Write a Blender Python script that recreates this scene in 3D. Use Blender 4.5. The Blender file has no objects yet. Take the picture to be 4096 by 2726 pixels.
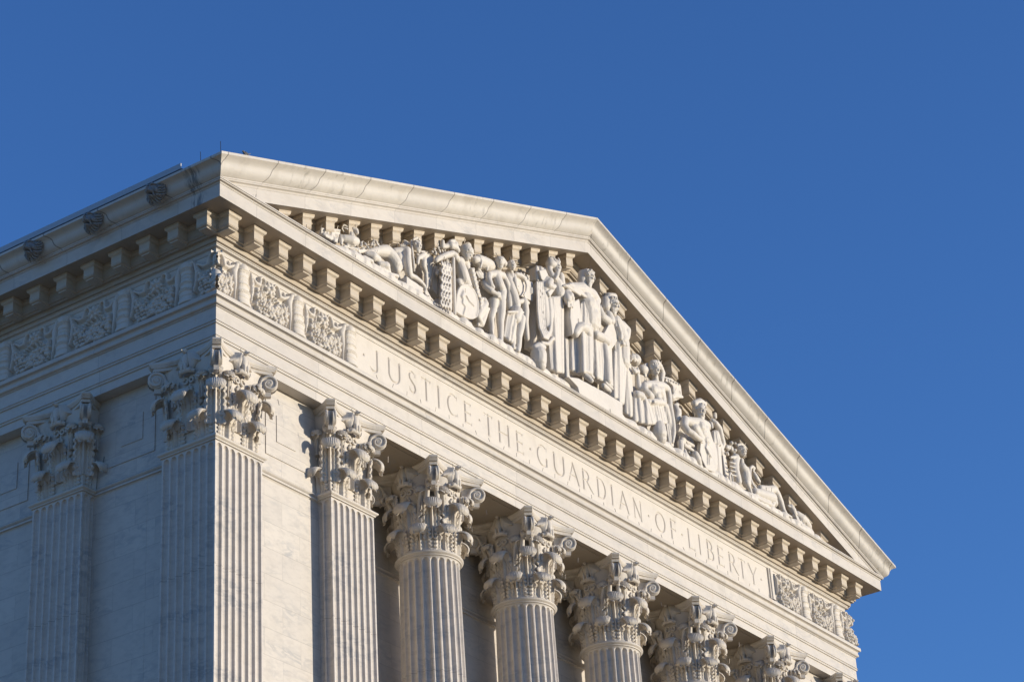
import bpy, bmesh, math, random
import numpy as np
from mathutils import Vector, Matrix, Euler

# ------------------------------------------------------------------ camera, sky, sun
SC = bpy.context.scene
COL = SC.collection
cam_d = bpy.data.cameras.new('camera')
cam = bpy.data.objects.new('camera', cam_d)
COL.objects.link(cam)
cam.location = (-30.11077, -26.68371, 1.64519)
cam.rotation_euler = (math.radians(122.16244), math.radians(1.71576), math.radians(-51.92801))
cam_d.sensor_width = 36.0
cam_d.lens = 87.72215
cam_d.shift_x = 0.123815
cam_d.shift_y = -0.173883
cam_d.clip_end = 3000
cam_d.clip_start = 0.5
SC.camera = cam
SUN_AZ, SUN_EL = 30.0, 5.0           # azimuth from -Y towards +X, elevation
sd = Vector((math.sin(math.radians(SUN_AZ)) * math.cos(math.radians(SUN_EL)),
             -math.cos(math.radians(SUN_AZ)) * math.cos(math.radians(SUN_EL)),
             math.sin(math.radians(SUN_EL))))
sun_d = bpy.data.lights.new('sun', 'SUN')
sun_d.energy = 2.95
sun_d.angle = math.radians(0.53)
sun_d.color = (1.0, 0.90, 0.745)
sun = bpy.data.objects.new('sun', sun_d)
sun.rotation_euler = sd.to_track_quat('Z', 'Y').to_euler()
COL.objects.link(sun)
world = bpy.data.worlds.new('World')
SC.world = world
world.use_nodes = True
wn = world.node_tree
wn.nodes.clear()
wo = wn.nodes.new('ShaderNodeOutputWorld')
wb = wn.nodes.new('ShaderNodeBackground')
ws = wn.nodes.new('ShaderNodeTexSky')
ws.sky_type = 'NISHITA'
ws.sun_disc = False
ws.sun_elevation = math.radians(SUN_EL)
ws.sun_rotation = math.radians(180 - SUN_AZ)
ws.altitude = 50
ws.air_density = 1.0
ws.dust_density = 0.3
ws.ozone_density = 3.0
wb.inputs[1].default_value = 0.15
wt = wn.nodes.new('ShaderNodeMix'); wt.data_type = 'RGBA'; wt.blend_type = 'MULTIPLY'
wt.inputs[0].default_value = 1.0
wt.inputs[7].default_value = (0.67, 0.91, 1.40, 1.0)      # camera white balance of the clear evening sky
wn.links.new(ws.outputs[0], wt.inputs[6])
wn.links.new(wt.outputs[2], wb.inputs[0])
wn.links.new(wb.outputs[0], wo.inputs[0])
SC.view_settings.view_transform = 'Standard'
SC.view_settings.look = 'None'
SC.view_settings.exposure = 0.65
SC.view_settings.gamma = 1.0
SC.view_settings.use_curve_mapping = False
SC.render.engine = 'CYCLES'

# ------------------------------------------------------------------ materials
class NB:
    def __init__(s, name):
        s.m = bpy.data.materials.new(name)
        s.m.use_nodes = True
        s.t = s.m.node_tree
        s.t.nodes.clear()
        s.out = s.t.nodes.new('ShaderNodeOutputMaterial')
        s.b = s.t.nodes.new('ShaderNodeBsdfPrincipled')
        s.t.links.new(s.b.outputs[0], s.out.inputs[0])
        tc = s.t.nodes.new('ShaderNodeTexCoord')
        s.co = tc.outputs['Object']
    def node(s, typ, **kw):
        n = s.t.nodes.new(typ)
        for k, v in kw.items():
            setattr(n, k, v)
        return n
    def put(s, sock, v):
        if isinstance(v, bpy.types.NodeSocket):
            s.t.links.new(v, sock)
        else:
            sock.default_value = v
    def math(s, op, a, b=None, c=None, clamp=False):
        n = s.node('ShaderNodeMath', operation=op, use_clamp=clamp)
        s.put(n.inputs[0], a)
        if b is not None: s.put(n.inputs[1], b)
        if c is not None: s.put(n.inputs[2], c)
        return n.outputs[0]
    def vmath(s, op, a, b=None):
        n = s.node('ShaderNodeVectorMath', operation=op)
        s.put(n.inputs[0], a)
        if b is not None: s.put(n.inputs[1], b)
        return n.outputs[0]
    def xyz(s, v):
        n = s.node('ShaderNodeSeparateXYZ')
        s.put(n.inputs[0], v)
        return n.outputs
    def comb(s, x, y, z):
        n = s.node('ShaderNodeCombineXYZ')
        s.put(n.inputs[0], x); s.put(n.inputs[1], y); s.put(n.inputs[2], z)
        return n.outputs[0]
    def noise(s, v, scale, detail=4, rough=0.55, dist=0.0):
        n = s.node('ShaderNodeTexNoise')
        s.put(n.inputs['Vector'], v)
        n.inputs['Scale'].default_value = scale
        n.inputs['Detail'].default_value = detail
        n.inputs['Roughness'].default_value = rough
        n.inputs['Distortion'].default_value = dist
        return n.outputs[0]
    def white(s, v):
        n = s.node('ShaderNodeTexWhiteNoise', noise_dimensions='3D')
        s.put(n.inputs['Vector'], v)
        return n.outputs
    def ramp(s, f, a, b):
        n = s.node('ShaderNodeMapRange', interpolation_type='SMOOTHSTEP')
        s.put(n.inputs[0], f)
        n.inputs[1].default_value = a
        n.inputs[2].default_value = b
        return n.outputs[0]
    def mix(s, f, a, b):
        n = s.node('ShaderNodeMix', data_type='RGBA')
        s.put(n.inputs[0], f)
        for i, v in ((6, a), (7, b)):
            s.put(n.inputs[i], v if isinstance(v, bpy.types.NodeSocket) else (v[0], v[1], v[2], 1.0))
        return n.outputs[2]

def marble(name, base=(0.60, 0.545, 0.47), block=None, joints=None, ring=None, vein=1.0, dirt=0.25, relief=0.0,
           rust=0.0, streak=0.0, rough=0.55, hjoint=None, gdark=0.6, spot=None, gw=.012):
    """veined white marble; block=(length, course, z0) ashlar, joints=(x0, period) vertical butt joints"""
    N = NB(name)
    co = N.co
    X, Y, Z = N.xyz(co)
    vco = co
    groove = 0.0
    tone = None
    if block:
        L, Hc, z0 = block
        u = N.math('ADD', X, Y)
        row = N.math('FLOOR', N.math('DIVIDE', N.math('SUBTRACT', Z, z0), Hc))
        off = N.math('MULTIPLY', N.math('MODULO', N.math('ABSOLUTE', row), 2.0), L * 0.5)
        uu = N.math('DIVIDE', N.math('ADD', u, off), L)
        colm = N.math('FLOOR', uu)
        idv = N.comb(row, colm, 0.0)
        w = N.white(idv)
        tone = w[0]
        vco = N.vmath('ADD', co, N.vmath('MULTIPLY', w[1], (37.0, 37.0, 37.0)))
        fu = N.math('SUBTRACT', uu, colm)
        fz = N.math('DIVIDE', N.math('SUBTRACT', Z, z0), Hc)
        fz = N.math('SUBTRACT', fz, row)
        du = N.math('MULTIPLY', N.math('MINIMUM', fu, N.math('SUBTRACT', 1.0, fu)), L)
        dz = N.math('MULTIPLY', N.math('MINIMUM', fz, N.math('SUBTRACT', 1.0, fz)), Hc)
        d = N.math('MINIMUM', N.math('MULTIPLY', du, 1.6), dz)
        groove = N.math('SUBTRACT', 1.0, N.ramp(d, 0.002, 0.008))
    if joints:
        x0, per = joints
        xm = N.math('SUBTRACT', 12.0, N.math('ABSOLUTE', N.math('SUBTRACT', X, 12.0)))
        xm = N.math('ADD', xm, N.math('MULTIPLY', N.math('MAXIMUM', N.math('ADD', Y, 0.9), 0.0), 1.0))
        q = N.math('DIVIDE', N.math('SUBTRACT', xm, x0), per)
        k = N.math('FLOOR', q)
        w = N.white(N.comb(k, N.math('SIGN', N.math('SUBTRACT', X, 12.0)), 3.0))
        tone = w[0]
        vco = N.vmath('ADD', co, N.vmath('MULTIPLY', w[1], (23.0, 23.0, 23.0)))
        f = N.math('SUBTRACT', q, k)
        du = N.math('MULTIPLY', N.math('MINIMUM', f, N.math('SUBTRACT', 1.0, f)), per)
        groove = N.math('SUBTRACT', 1.0, N.ramp(du, gw * .3, gw))
    if hjoint is not None:
        dz = N.math('ABSOLUTE', N.math('SUBTRACT', Z, hjoint))
        g2 = N.math('SUBTRACT', 1.0, N.ramp(dz, 0.002, 0.009))
        groove = N.math('MAXIMUM', groove, g2)
    # veins: ridged noise, stretched diagonally
    rot = N.node('ShaderNodeMapping')
    N.put(rot.inputs[0], vco)
    rot.inputs[2].default_value = (0.3, 0.55, 0.2)
    rot.inputs[3].default_value = (1.0, 1.0, 2.6)
    n1 = N.noise(rot.outputs[0], 1.5, 5, 0.6, 0.6)
    r1 = N.math('SUBTRACT', 1.0, N.math('MULTIPLY', N.math('ABSOLUTE', N.math('SUBTRACT', n1, 0.5)), 14.0), clamp=True)
    n2 = N.noise(rot.outputs[0], 0.9, 3, 0.5)
    patch = N.ramp(n2, 0.45, 0.7)
    v1 = N.math('MULTIPLY', N.math('MULTIPLY', r1, patch), 0.46 * vein)
    n3 = N.noise(rot.outputs[0], 4.0, 6, 0.65, 0.4)
    cloud = N.math('MULTIPLY', N.ramp(n3, 0.42, 0.72), 0.34 * vein)
    col = N.mix(cloud, base, (base[0] * 0.70, base[1] * 0.70, base[2] * 0.72))
    col = N.mix(v1, col, (0.30, 0.30, 0.30))
    if tone is not None:
        tm = N.math('MULTIPLY', tone, 0.42)
        col = N.mix(tm, col, (base[0] * 0.80, base[1] * 0.80, base[2] * 0.82))
    # weather stains: soft brown-grey patches with shapes of their own
    n4 = N.noise(N.vmath('MULTIPLY', co, (1.0, 1.0, 0.7)), 2.2, 5, 0.65)
    st = N.math('MULTIPLY', N.ramp(n4, 0.48, 0.72), dirt)
    col = N.mix(st, col, (0.36, 0.31, 0.24))
    n5 = N.noise(co, 26.0, 3, 0.6)
    col = N.mix(N.math('MULTIPLY', N.ramp(n5, 0.5, 0.8), 0.12), col, (0.42, 0.39, 0.34))
    if streak:
        sv = N.vmath('MULTIPLY', co, (6.0, 6.0, 0.7))
        s1 = N.ramp(N.noise(sv, 1.6, 4, 0.6), 0.52, 0.72)
        s2 = N.ramp(N.noise(co, 0.9, 2, 0.5), 0.42, 0.65)
        col = N.mix(N.math('MULTIPLY', N.math('MULTIPLY', s1, s2), streak), col, (0.17, 0.155, 0.12))
    if spot:
        wv = N.math('ADD', Y, N.math('MULTIPLY', N.math('SUBTRACT', N.noise(co, 3.0, 4, 0.6), 0.5), 0.55))
        sp_ = N.math('SUBTRACT', 1.0, N.ramp(N.math('ABSOLUTE', N.math('SUBTRACT', wv, spot)), 0.05, 0.20))
        sp_ = N.math('MULTIPLY', sp_, N.ramp(N.noise(N.vmath('MULTIPLY', co, (1.0, 5.0, 1.0)), 4.0, 4, 0.6), 0.38, 0.6))
        sp_ = N.math('MULTIPLY', sp_, N.math('LESS_THAN', X, -0.60))
        col = N.mix(N.math('MULTIPLY', sp_, 0.8), col, (0.10, 0.11, 0.115))
    if rust:
        s1 = N.ramp(N.noise(N.vmath('MULTIPLY', co, (1.0, 1.0, 0.6)), 3.1, 3, 0.6), 0.66, 0.76)
        col = N.mix(N.math('MULTIPLY', s1, rust), col, (0.55, 0.33, 0.13))
    if block or joints or hjoint is not None:
        col = N.mix(N.math('MULTIPLY', groove, gdark), col, (0.16, 0.14, 0.12))
    N.put(N.b.inputs['Base Color'], col)
    N.b.inputs['Roughness'].default_value = rough
    N.b.inputs['Specular IOR Level'].default_value = 0.35
    bump = N.node('ShaderNodeBump')
    bump.inputs['Strength'].default_value = 0.35
    bump.inputs['Distance'].default_value = 0.01
    h = N.math('ADD', N.math('MULTIPLY', N.noise(co, 45.0, 4, 0.6), 0.35), N.math('MULTIPLY', N.noise(co, 7.0, 3, 0.5), 0.5))
    if relief:
        rn = N.noise(N.vmath('MULTIPLY', co, (1.0, 1.0, 0.45)), 15.0, 3, 0.55, 0.5)
        h = N.math('ADD', h, N.math('MULTIPLY', rn, relief))
    if block or joints:
        h = N.math('SUBTRACT', h, N.math('MULTIPLY', groove, gdark))
    N.put(bump.inputs['Height'], h)
    N.put(N.b.inputs['Normal'], bump.outputs[0])
    return N.m

M_WALL = marble('wall_marble', block=(1.0, 0.51, 20.79), vein=1.5, dirt=0.14, gdark=0.34)
M_ARCH = marble('architrave_marble', joints=(0.605, 3.256), vein=0.9, dirt=0.22, rust=0.3, gdark=0.3)
M_SOFF = marble('shaded_porch_soffit_marble', base=(0.36, 0.30, 0.225), vein=1.0, dirt=0.5)  # base browned to deepen the shade of the porch ceiling; dirt adds stains
M_SOFC = marble('shaded_stained_soffit_marble', base=(0.42, 0.345, 0.26), vein=1.0, dirt=0.5, joints=(0.64, 1.436), gdark=0.3)  # darker marble copy: shade under the cornice put into the base, plus grime
M_BAND = marble('shaded_stained_band_marble', base=(0.46, 0.385, 0.29), vein=0.8, dirt=0.4)  # base darkened to strengthen the shade behind the modillions, stains on top
M_CORN = marble('cornice_marble', joints=(0.64, 1.436), vein=0.9, dirt=0.22, gdark=0.3, spot=-0.10)
M_SIMA = marble('gutter_moulding_marble', base=(0.60, 0.55, 0.475), joints=(0.64, 1.436), vein=0.6, dirt=0.32, streak=0.5, spot=-0.15, gdark=0.85, gw=.018)
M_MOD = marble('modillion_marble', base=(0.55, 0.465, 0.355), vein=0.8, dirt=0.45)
M_SHAFT = marble('shaft_marble', base=(0.60, 0.543, 0.475), vein=1.5, dirt=0.18, hjoint=18.81)
M_CAP = marble('capital_marble', base=(0.60, 0.54, 0.46), vein=0.2, dirt=0.62, relief=1.5)
M_REL = marble('relief_marble', base=(0.63, 0.572, 0.495), vein=0.15, dirt=0.2, relief=1.2)
M_STAT = marble('statue_marble', base=(0.66, 0.603, 0.525), vein=0.15, dirt=0.16, rust=0.12, relief=2.0)
M_LION = marble('lion_marble', base=(0.26, 0.25, 0.24), vein=0.6, dirt=0.5)

def plain(name, col, rough=0.6, metal=0.0, var=0.2):
    N = NB(name)
    n = N.noise(N.co, 9.0, 4, 0.6)
    c = N.mix(N.math('MULTIPLY', n, var), col, (col[0] * 0.5, col[1] * 0.5, col[2] * 0.5))
    N.put(N.b.inputs['Base Color'], c)
    N.b.inputs['Roughness'].default_value = rough
    N.b.inputs['Metallic'].default_value = metal
    return N.m
M_METAL = plain('lead_coated_metal', (0.42, 0.42, 0.42), 0.5, 0.3)
M_DARK = plain('dark_flashing', (0.06, 0.07, 0.09), 0.5)
M_ROD = plain('iron_rod', (0.05, 0.045, 0.04), 0.5, 0.5)
M_SPIKE = plain('spike_steel', (0.16, 0.14, 0.12), 0.4, 0.5)
M_GROUND = plain('plaza_paving', (0.50, 0.34, 0.18), 0.9)
M_ROOF = plain('roof_tile', (0.35, 0.34, 0.33), 0.7)

# ------------------------------------------------------------------ object helpers
def mesh_obj(name, verts, faces, mat=None, parent=None, smooth=False, angle=None):
    me = bpy.data.meshes.new(name)
    me.from_pydata([tuple(map(float, v)) for v in verts], [], [tuple(map(int, f)) for f in faces])
    me.update()
    return link(name, me, mat, parent, smooth, angle)

def link(name, me, mat=None, parent=None, smooth=False, angle=None):
    if mat is not None and len(me.materials) == 0:
        me.materials.append(mat)
    if smooth:
        me.polygons.foreach_set('use_smooth', [True] * len(me.polygons))
        if angle is not None:
            me.set_sharp_from_angle(angle=math.radians(angle))
    o = bpy.data.objects.new(name, me)
    COL.objects.link(o)
    if parent is not None:
        o.parent = parent
    return o

def empty(name, label, cat, loc=(0, 0, 0), group=None):
    o = bpy.data.objects.new(name, None)
    o.empty_display_size = 0.3
    COL.objects.link(o)
    o.location = loc
    o['label'] = label
    o['category'] = cat
    if group: o['group'] = group
    return o

def child_copy(src, parent, loc=(0, 0, 0), rotz=0.0, scale=(1, 1, 1)):
    o = src.copy()
    COL.objects.link(o)
    o.parent = parent
    o.location = loc
    o.rotation_euler = (0, 0, rotz)
    o.scale = scale
    return o

class Geo:
    def __init__(s):
        s.v = []; s.f = []
    def add(s, v, f):
        b = len(s.v)
        s.v.extend(v)
        s.f.extend([tuple(i + b for i in q) for q in f])
    def box(s, x0, x1, y0, y1, z0, z1):
        v = [(x0, y0, z0), (x1, y0, z0), (x1, y1, z0), (x0, y1, z0), (x0, y0, z1), (x1, y0, z1), (x1, y1, z1), (x0, y1, z1)]
        s.add(v, [(0, 3, 2, 1), (4, 5, 6, 7), (0, 1, 5, 4), (1, 2, 6, 5), (2, 3, 7, 6), (3, 0, 4, 7)])
    def tube(s, pts, rad, n=10, cap=True):
        pts = [Vector(p) for p in pts]
        if not hasattr(rad, '__len__'): rad = [rad] * len(pts)
        rings = []
        up = Vector((0.13, 0.31, 0.94))
        for i, p in enumerate(pts):
            t = (pts[min(i + 1, len(pts) - 1)] - pts[max(i - 1, 0)]).normalized()
            a = t.cross(up)
            if a.length < 1e-3: a = t.cross(Vector((1, 0, 0)))
            a.normalize(); b = t.cross(a)
            rings.append([tuple(p + a * (rad[i] * math.cos(k * 2 * math.pi / n)) + b * (rad[i] * math.sin(k * 2 * math.pi / n))) for k in range(n)])
        v = [q for r in rings for q in r]
        f = [(i * n + k, i * n + (k + 1) % n, (i + 1) * n + (k + 1) % n, (i + 1) * n + k) for i in range(len(pts) - 1) for k in range(n)]
        if cap:
            f += [tuple(range(n - 1, -1, -1)), tuple(range((len(pts) - 1) * n, len(pts) * n))]
        s.add(v, f)
    def ell(s, c, r, rot=None, nu=14, nv=9):
        v = [];
        R = rot.to_matrix() if rot is not None else None
        for i in range(nv + 1):
            th = math.pi * i / nv
            for k in range(nu):
                ph = 2 * math.pi * k / nu
                p = Vector((r[0] * math.sin(th) * math.cos(ph), r[1] * math.sin(th) * math.sin(ph), r[2] * math.cos(th)))
                if R is not None: p = R @ p
                v.append((p.x + c[0], p.y + c[1], p.z + c[2]))
        f = [(i * nu + k, (i + 1) * nu + k, (i + 1) * nu + (k + 1) % nu, i * nu + (k + 1) % nu) for i in range(nv) for k in range(nu)]
        s.add(v, f)
    def grid(s, P, close=False):
        n, m = P.shape[:2]
        v = [tuple(q) for q in P.reshape(-1, 3)]
        f = [(i * m + k, i * m + (k + 1) % m, (i + 1) * m + (k + 1) % m, (i + 1) * m + k) for i in range(n - 1) for k in range(m if close else m - 1)]
        s.add(v, f)
    def slab(s, P, th):
        """grid of points P(n,m,3) thickened by th along its normals"""
        n, m = P.shape[:2]
        du = np.gradient(P, axis=0); dv = np.gradient(P, axis=1)
        nn = np.cross(du, dv); nn /= (np.linalg.norm(nn, axis=2, keepdims=True) + 1e-9)
        Q = P + nn * th
        v = [tuple(q) for q in P.reshape(-1, 3)] + [tuple(q) for q in Q.reshape(-1, 3)]
        o = n * m
        f = []
        for i in range(n - 1):
            for k in range(m - 1):
                a, b, c, d = i * m + k, i * m + k + 1, (i + 1) * m + k + 1, (i + 1) * m + k
                f.append((a, d, c, b)); f.append((a + o, b + o, c + o, d + o))
        for i in range(n - 1):
            a, d = i * m, (i + 1) * m
            f.append((a, a + o, d + o, d))
            a, d = i * m + m - 1, (i + 1) * m + m - 1
            f.append((a, d, d + o, a + o))
        for k in range(m - 1):
            a, b = k, k + 1
            f.append((a, b, b + o, a + o))
            a, b = (n - 1) * m + k, (n - 1) * m + k + 1
            f.append((a, a + o, b + o, b))
        s.add(v, f)
    def obj(s, name, mat, parent=None, smooth=False, angle=None):
        return mesh_obj(name, s.v, s.f, mat, parent, smooth, angle)

def sweep(G, prof, stations, closed=False):
    """prof [(o,z)], station = (x, y, dx, dy, zadd(o) or None)"""
    n = len(prof)
    v = []
    for st in stations:
        x, y, dx, dy = st[:4]
        for (o, z) in prof:
            za = st[4](o) if len(st) > 4 else 0.0
            v.append((x + dx * o, y + dy * o, z + za))
    f = []
    m = n if closed else n - 1
    for i in range(len(stations) - 1):
        for k in range(m):
            a, b = i * n + k, i * n + (k + 1) % n
            f.append((a, a + n, b + n, b))
    G.add(v, f)

def arc(c0, c1, bulge, n=5):
    """points between two profile points bulging sideways (cavetto/ovolo)"""
    a = np.array(c0, float); b = np.array(c1, float)
    d = b - a; nrm = np.array([-d[1], d[0]])
    return [tuple(a + d * t + nrm * bulge * math.sin(math.pi * t)) for t in np.linspace(0, 1, n + 1)]

def scurve(c0, c1, amp, n=8):
    a = np.array(c0, float); b = np.array(c1, float)
    d = b - a; nrm = np.array([-d[1], d[0]])
    return [tuple(a + d * t + nrm * amp * math.sin(2 * math.pi * t)) for t in np.linspace(0, 1, n + 1)]

S = 0.3420
YB = 34.0
FR = 0.09         # frieze plane (recess behind the architrave)

# ------------------------------------------------------------------ the setting
gr = Geo()
gr.add([(-1500, -1500, 0), (1500, -1500, 0), (1500, 1500, 0), (-1500, 1500, 0)], [(0, 1, 2, 3)])
g_o = gr.obj('ground', M_GROUND)
g_o['kind'] = 'structure'

B = empty('courthouse', 'white marble classical courthouse with inscribed frieze, sculpted pediment and modillion cornice', 'building', (12, 0, 0))
B.location = (0, 0, 0)

# ---- walls
def wallbox(x0, x1, y0, y1, z0, z1, name='wall'):
    g = Geo(); g.box(x0, x1, y0, y1, z0, z1)
    return g.obj(name, M_WALL, B)
ZS = 23.067
w = Geo()
# one continuous shell: front left bay, portico back wall, front right bay, sides
w.box(0.305, 4.40, 0.305, 1.90, 9.6, ZS)
w.obj('wall', M_WALL, B); w = Geo(); w.box(19.60, 23.695, 0.305, 1.90, 9.6, ZS)
w.obj('wall', M_WALL, B)
w = Geo(); w.box(4.403, 19.597, 1.53, 1.90, 9.6, ZS); w.obj('wall', M_WALL, B)
w = Geo(); w.box(0.305, 23.695, 1.903, YB, 9.6, ZS); w.obj('wall', M_WALL, B)
p = Geo()
p.box(-1.2, 25.2, -1.2, YB + 1, 0.003, 9.35)
p.box(-1.35, 25.35, -1.35, YB + 1.1, 9.353, 9.597)
p.obj('podium', M_WALL, B)

# wall string course (roll and fillet) round the recesses
strp = [(0.0, 21.30)] + arc((0.015, 21.285), (0.015, 21.195), 0.55, 6) + [(0.02, 21.19), (0.045, 21.185), (0.045, 21.15), (0.015, 21.145), (0.0, 21.12)]
g = Geo()
sweep(g, strp, [(1.2, 0.305, 0, -1), (3.3, 0.305, 0, -1)])
sweep(g, strp, [(20.7, 0.305, 0, -1), (22.8, 0.305, 0, -1)])
sweep(g, strp, [(4.40, 1.53, 0, -1), (19.6, 1.53, 0, -1)])
sweep(g, strp, [(0.305, 3.35, -1, 0), (0.305, 1.2, -1, 0)])
sweep(g, strp, [(0.305, YB, -1, 0), (0.305, 4.4, -1, 0)])
sweep(g, strp, [(23.695, 1.2, 1, 0), (23.695, YB, 1, 0)])
g.obj('string_course', M_WALL, B, True, 35)

# sunk frames and raised panels above the string course
def panel(g, at, a0, a1, z0, z1, i0, i1, j0, j1):
    w_ = 0.012
    def q(u0, u1, y0, y1, zz0, zz1):
        if at == 'F': g.box(u0, u1, y0, y1, zz0, zz1)
        else: g.box(y0, y1, u0, u1, zz0, zz1)
    # raised border strips leaving a shadow line, raised inner tablet
    q(a0 + 0.02, a1 - 0.02, 0.288, 0.302, z0 + 0.02, j0 - 0.25)
    q(a0 + 0.02, a1 - 0.02, 0.288, 0.302, j1 + 0.25, z1 - 0.02)
    q(a0 + 0.02, i0 - 0.25, 0.288, 0.302, j0 - 0.25, j1 + 0.25)
    q(i1 + 0.25, a1 - 0.02, 0.288, 0.302, j0 - 0.25, j1 + 0.25)
    q(i0, i1, 0.283, 0.302, j0, j1)
for at, a0, a1 in (('F', 1.735, 2.873), ('F', 21.13, 22.27), ('S', 1.735, 2.873), ('S', 5.0, 6.13), ('S', 8.25, 9.4)):
    g = Geo()
    def q(u0, u1, y0, y1, zz0, zz1):
        if at == 'F': g.box(u0, u1, y0, y1, zz0, zz1)
        else: g.box(y0, y1, u0, u1, zz0, zz1)
    q(a0, a1, 0.287, 0.302, 21.625, 22.892)
    q(a0 + 0.295, a1 - 0.295, 0.272, 0.2865, 21.955, 22.50)
    g.obj('wall_panel', M_WALL, B)

# ---- architrave
U = lambda: [(0, YB, -1, 0), (0, 0, -1, -1), (24, 0, 1, -1), (24, YB, 1, 0)]
prof = [(-1.62, 23.07), (0.042 - 0.085, 23.07), (-0.043, 23.245)] + scurve((-0.036, 23.25), (0.0, 23.30), -0.22, 5) + [(0.0, 23.312), (-0.022, 23.315), (-0.022, 23.545)] \
    + scurve((-0.014, 23.55), (0.018, 23.60), -0.22, 5) + [(0.016, 23.612), (0.0, 23.615), (0.0, 23.882), (0.02, 23.886), (0.02, 23.90)] \
    + scurve((0.024, 23.902), (0.100, 24.055), -0.16, 10) + [(0.115, 24.06), (0.118, 24.07), (0.118, 24.138), (0.112, 24.145), (-0.09, 24.158), (-0.3, 24.16)]
g = Geo(); sweep(g, prof, U()); g.obj('architrave', M_ARCH, B, True, 30)
g = Geo(); g.box(4.55, 19.45, 0.03, 1.529, 23.0635, 23.0665); g.obj('soffit', M_SOFF, B)  # thin sheet of the browner marble, painting the porch ceiling's shade darker
# coffered soffit strips between the capitals
g = Geo()
for x0 in [4.9 + 3.256 * k for k in range(-1, 5)]:
    if 4.4 < x0 + 1.5 < 19.7:
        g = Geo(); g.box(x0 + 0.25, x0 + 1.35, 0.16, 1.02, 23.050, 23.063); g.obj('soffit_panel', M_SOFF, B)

# ---- frieze with its crown moulding
prof = [(-0.09, 24.152), (-0.09, 25.085), (-0.075, 25.092), (-0.075, 25.135)] + scurve((-0.073, 25.14), (-0.022, 25.228), 0.18, 8) + [(-0.010, 25.232), (-0.008, 25.25), (0.0, 25.252)]
g = Geo(); sweep(g, [(-0.09, 24.152), (-0.09, 25.085)], [(0, YB, -1, 0), (0, 0, -1, -1), (4.15, 0, 0, -1)])
sweep(g, [(-0.09, 24.152), (-0.09, 25.085)], [(20.28, 0, 0, -1), (24, 0, 1, -1), (24, YB, 1, 0)])
g.obj('frieze', M_REL, B)
g = Geo(); sweep(g, prof[1:], U()); g.obj('frieze_moulding', M_ARCH, B, True, 30)

# ---- bed of the cornice: fascia, modillion band
band = [(-0.2, 25.252), (0.042, 25.254), (0.046, 25.352), (0.055, 25.358), (0.110, 25.348), (0.112, 25.360)] + scurve((0.116, 25.362), (0.148, 25.415), 0.2, 6) \
    + [(0.156, 25.418), (0.156, 25.430), (0.151, 25.432), (0.151, 25.442), (0.157, 25.444), (0.157, 25.585), (0.164, 25.587), (0.164, 25.598)] \
    + arc((0.168, 25.60), (0.203, 25.66), -0.18, 5) + [(0.206, 25.664), (0.206, 25.688)]
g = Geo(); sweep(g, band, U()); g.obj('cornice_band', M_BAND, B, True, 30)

soff = [(-0.2, 25.6905), (0.6475, 25.6905)]
cor_front = [(0.648, 25.6905), (0.652, 25.960), (0.662, 25.962), (0.664, 25.972)] + scurve((0.668, 25.975), (0.715, 26.022), 0.2, 6) + [(0.727, 26.026), (0.727, 26.052), (0.715, 26.054), (-0.12, 26.10)]
g = Geo(); sweep(g, cor_front, U())
CORN = g.obj('cornice', M_CORN, B, True, 30)
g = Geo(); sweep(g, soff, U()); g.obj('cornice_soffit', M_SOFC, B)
sima_p = [(0.70, 26.0545), (0.738, 26.056)] + [(0.748, 26.062), (0.775, 26.078), (0.805, 26.102), (0.832, 26.140), (0.849, 26.190), (0.862, 26.235), (0.885, 26.268), (0.925, 26.295), (0.972, 26.314), (0.982, 26.318), (0.982, 26.371), (0.93, 26.374), (0.6, 26.36), (0.2, 26.20)]
g = Geo(); sweep(g, sima_p, [(0, YB, -1, 0), (0, 0, -1, -1)])
g.obj('gutter_moulding', M_SIMA, B, True, 30); g = Geo(); sweep(g, sima_p, [(24, 0, 1, -1), (24, YB, 1, 0)])
SIMAS = g.obj('gutter_moulding', M_SIMA, B, True, 30)

# ---- raking cornice
def rk(prof):
    g = Geo()
    e0 = lambda o: S * (max(o, .65) - o)
    e1 = lambda o: S * (12 + max(o, .65))
    sweep(g, prof, [(0, 0, -1, -1, e0), (12, 0, 0, -1, e1)])
    sweep(g, prof, [(12, 0, 0, -1, e1), (24, 0, 1, -1, e0)])
    return g
def cut_low(o, z):
    bm = bmesh.new(); bm.from_mesh(o.data)
    bmesh.ops.bisect_plane(bm, geom=bm.verts[:] + bm.edges[:] + bm.faces[:], plane_co=(0, 0, z), plane_no=(0, 0, 1), clear_inner=True)
    bm.to_mesh(o.data); bm.free()
RC = rk([(a, b) for a, b in cor_front[:-1]] + [(0.6, 26.06)]).obj('raking_cornice', M_CORN, B, True, 30)
cut_low(RC, 26.058)
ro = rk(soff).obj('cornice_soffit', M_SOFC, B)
cut_low(ro, 26.058)
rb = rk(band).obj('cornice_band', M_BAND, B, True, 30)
cut_low(rb, 26.07)
rs = rk(sima_p).obj('raking_gutter_moulding', M_SIMA, B, True, 30)

# ---- tympanum
g = Geo()
zt = lambda x: 25.70 + S * (min(x, 24 - x) + 0.6)
g.add([(0.5, 0.085, 26.0), (23.5, 0.085, 26.0), (23.5, 0.085, zt(23.5)), (12, 0.085, zt(12)), (0.5, 0.085, zt(0.5))], [(0, 1, 2, 3, 4)])
g.obj('tympanum', M_WALL, B)

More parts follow.
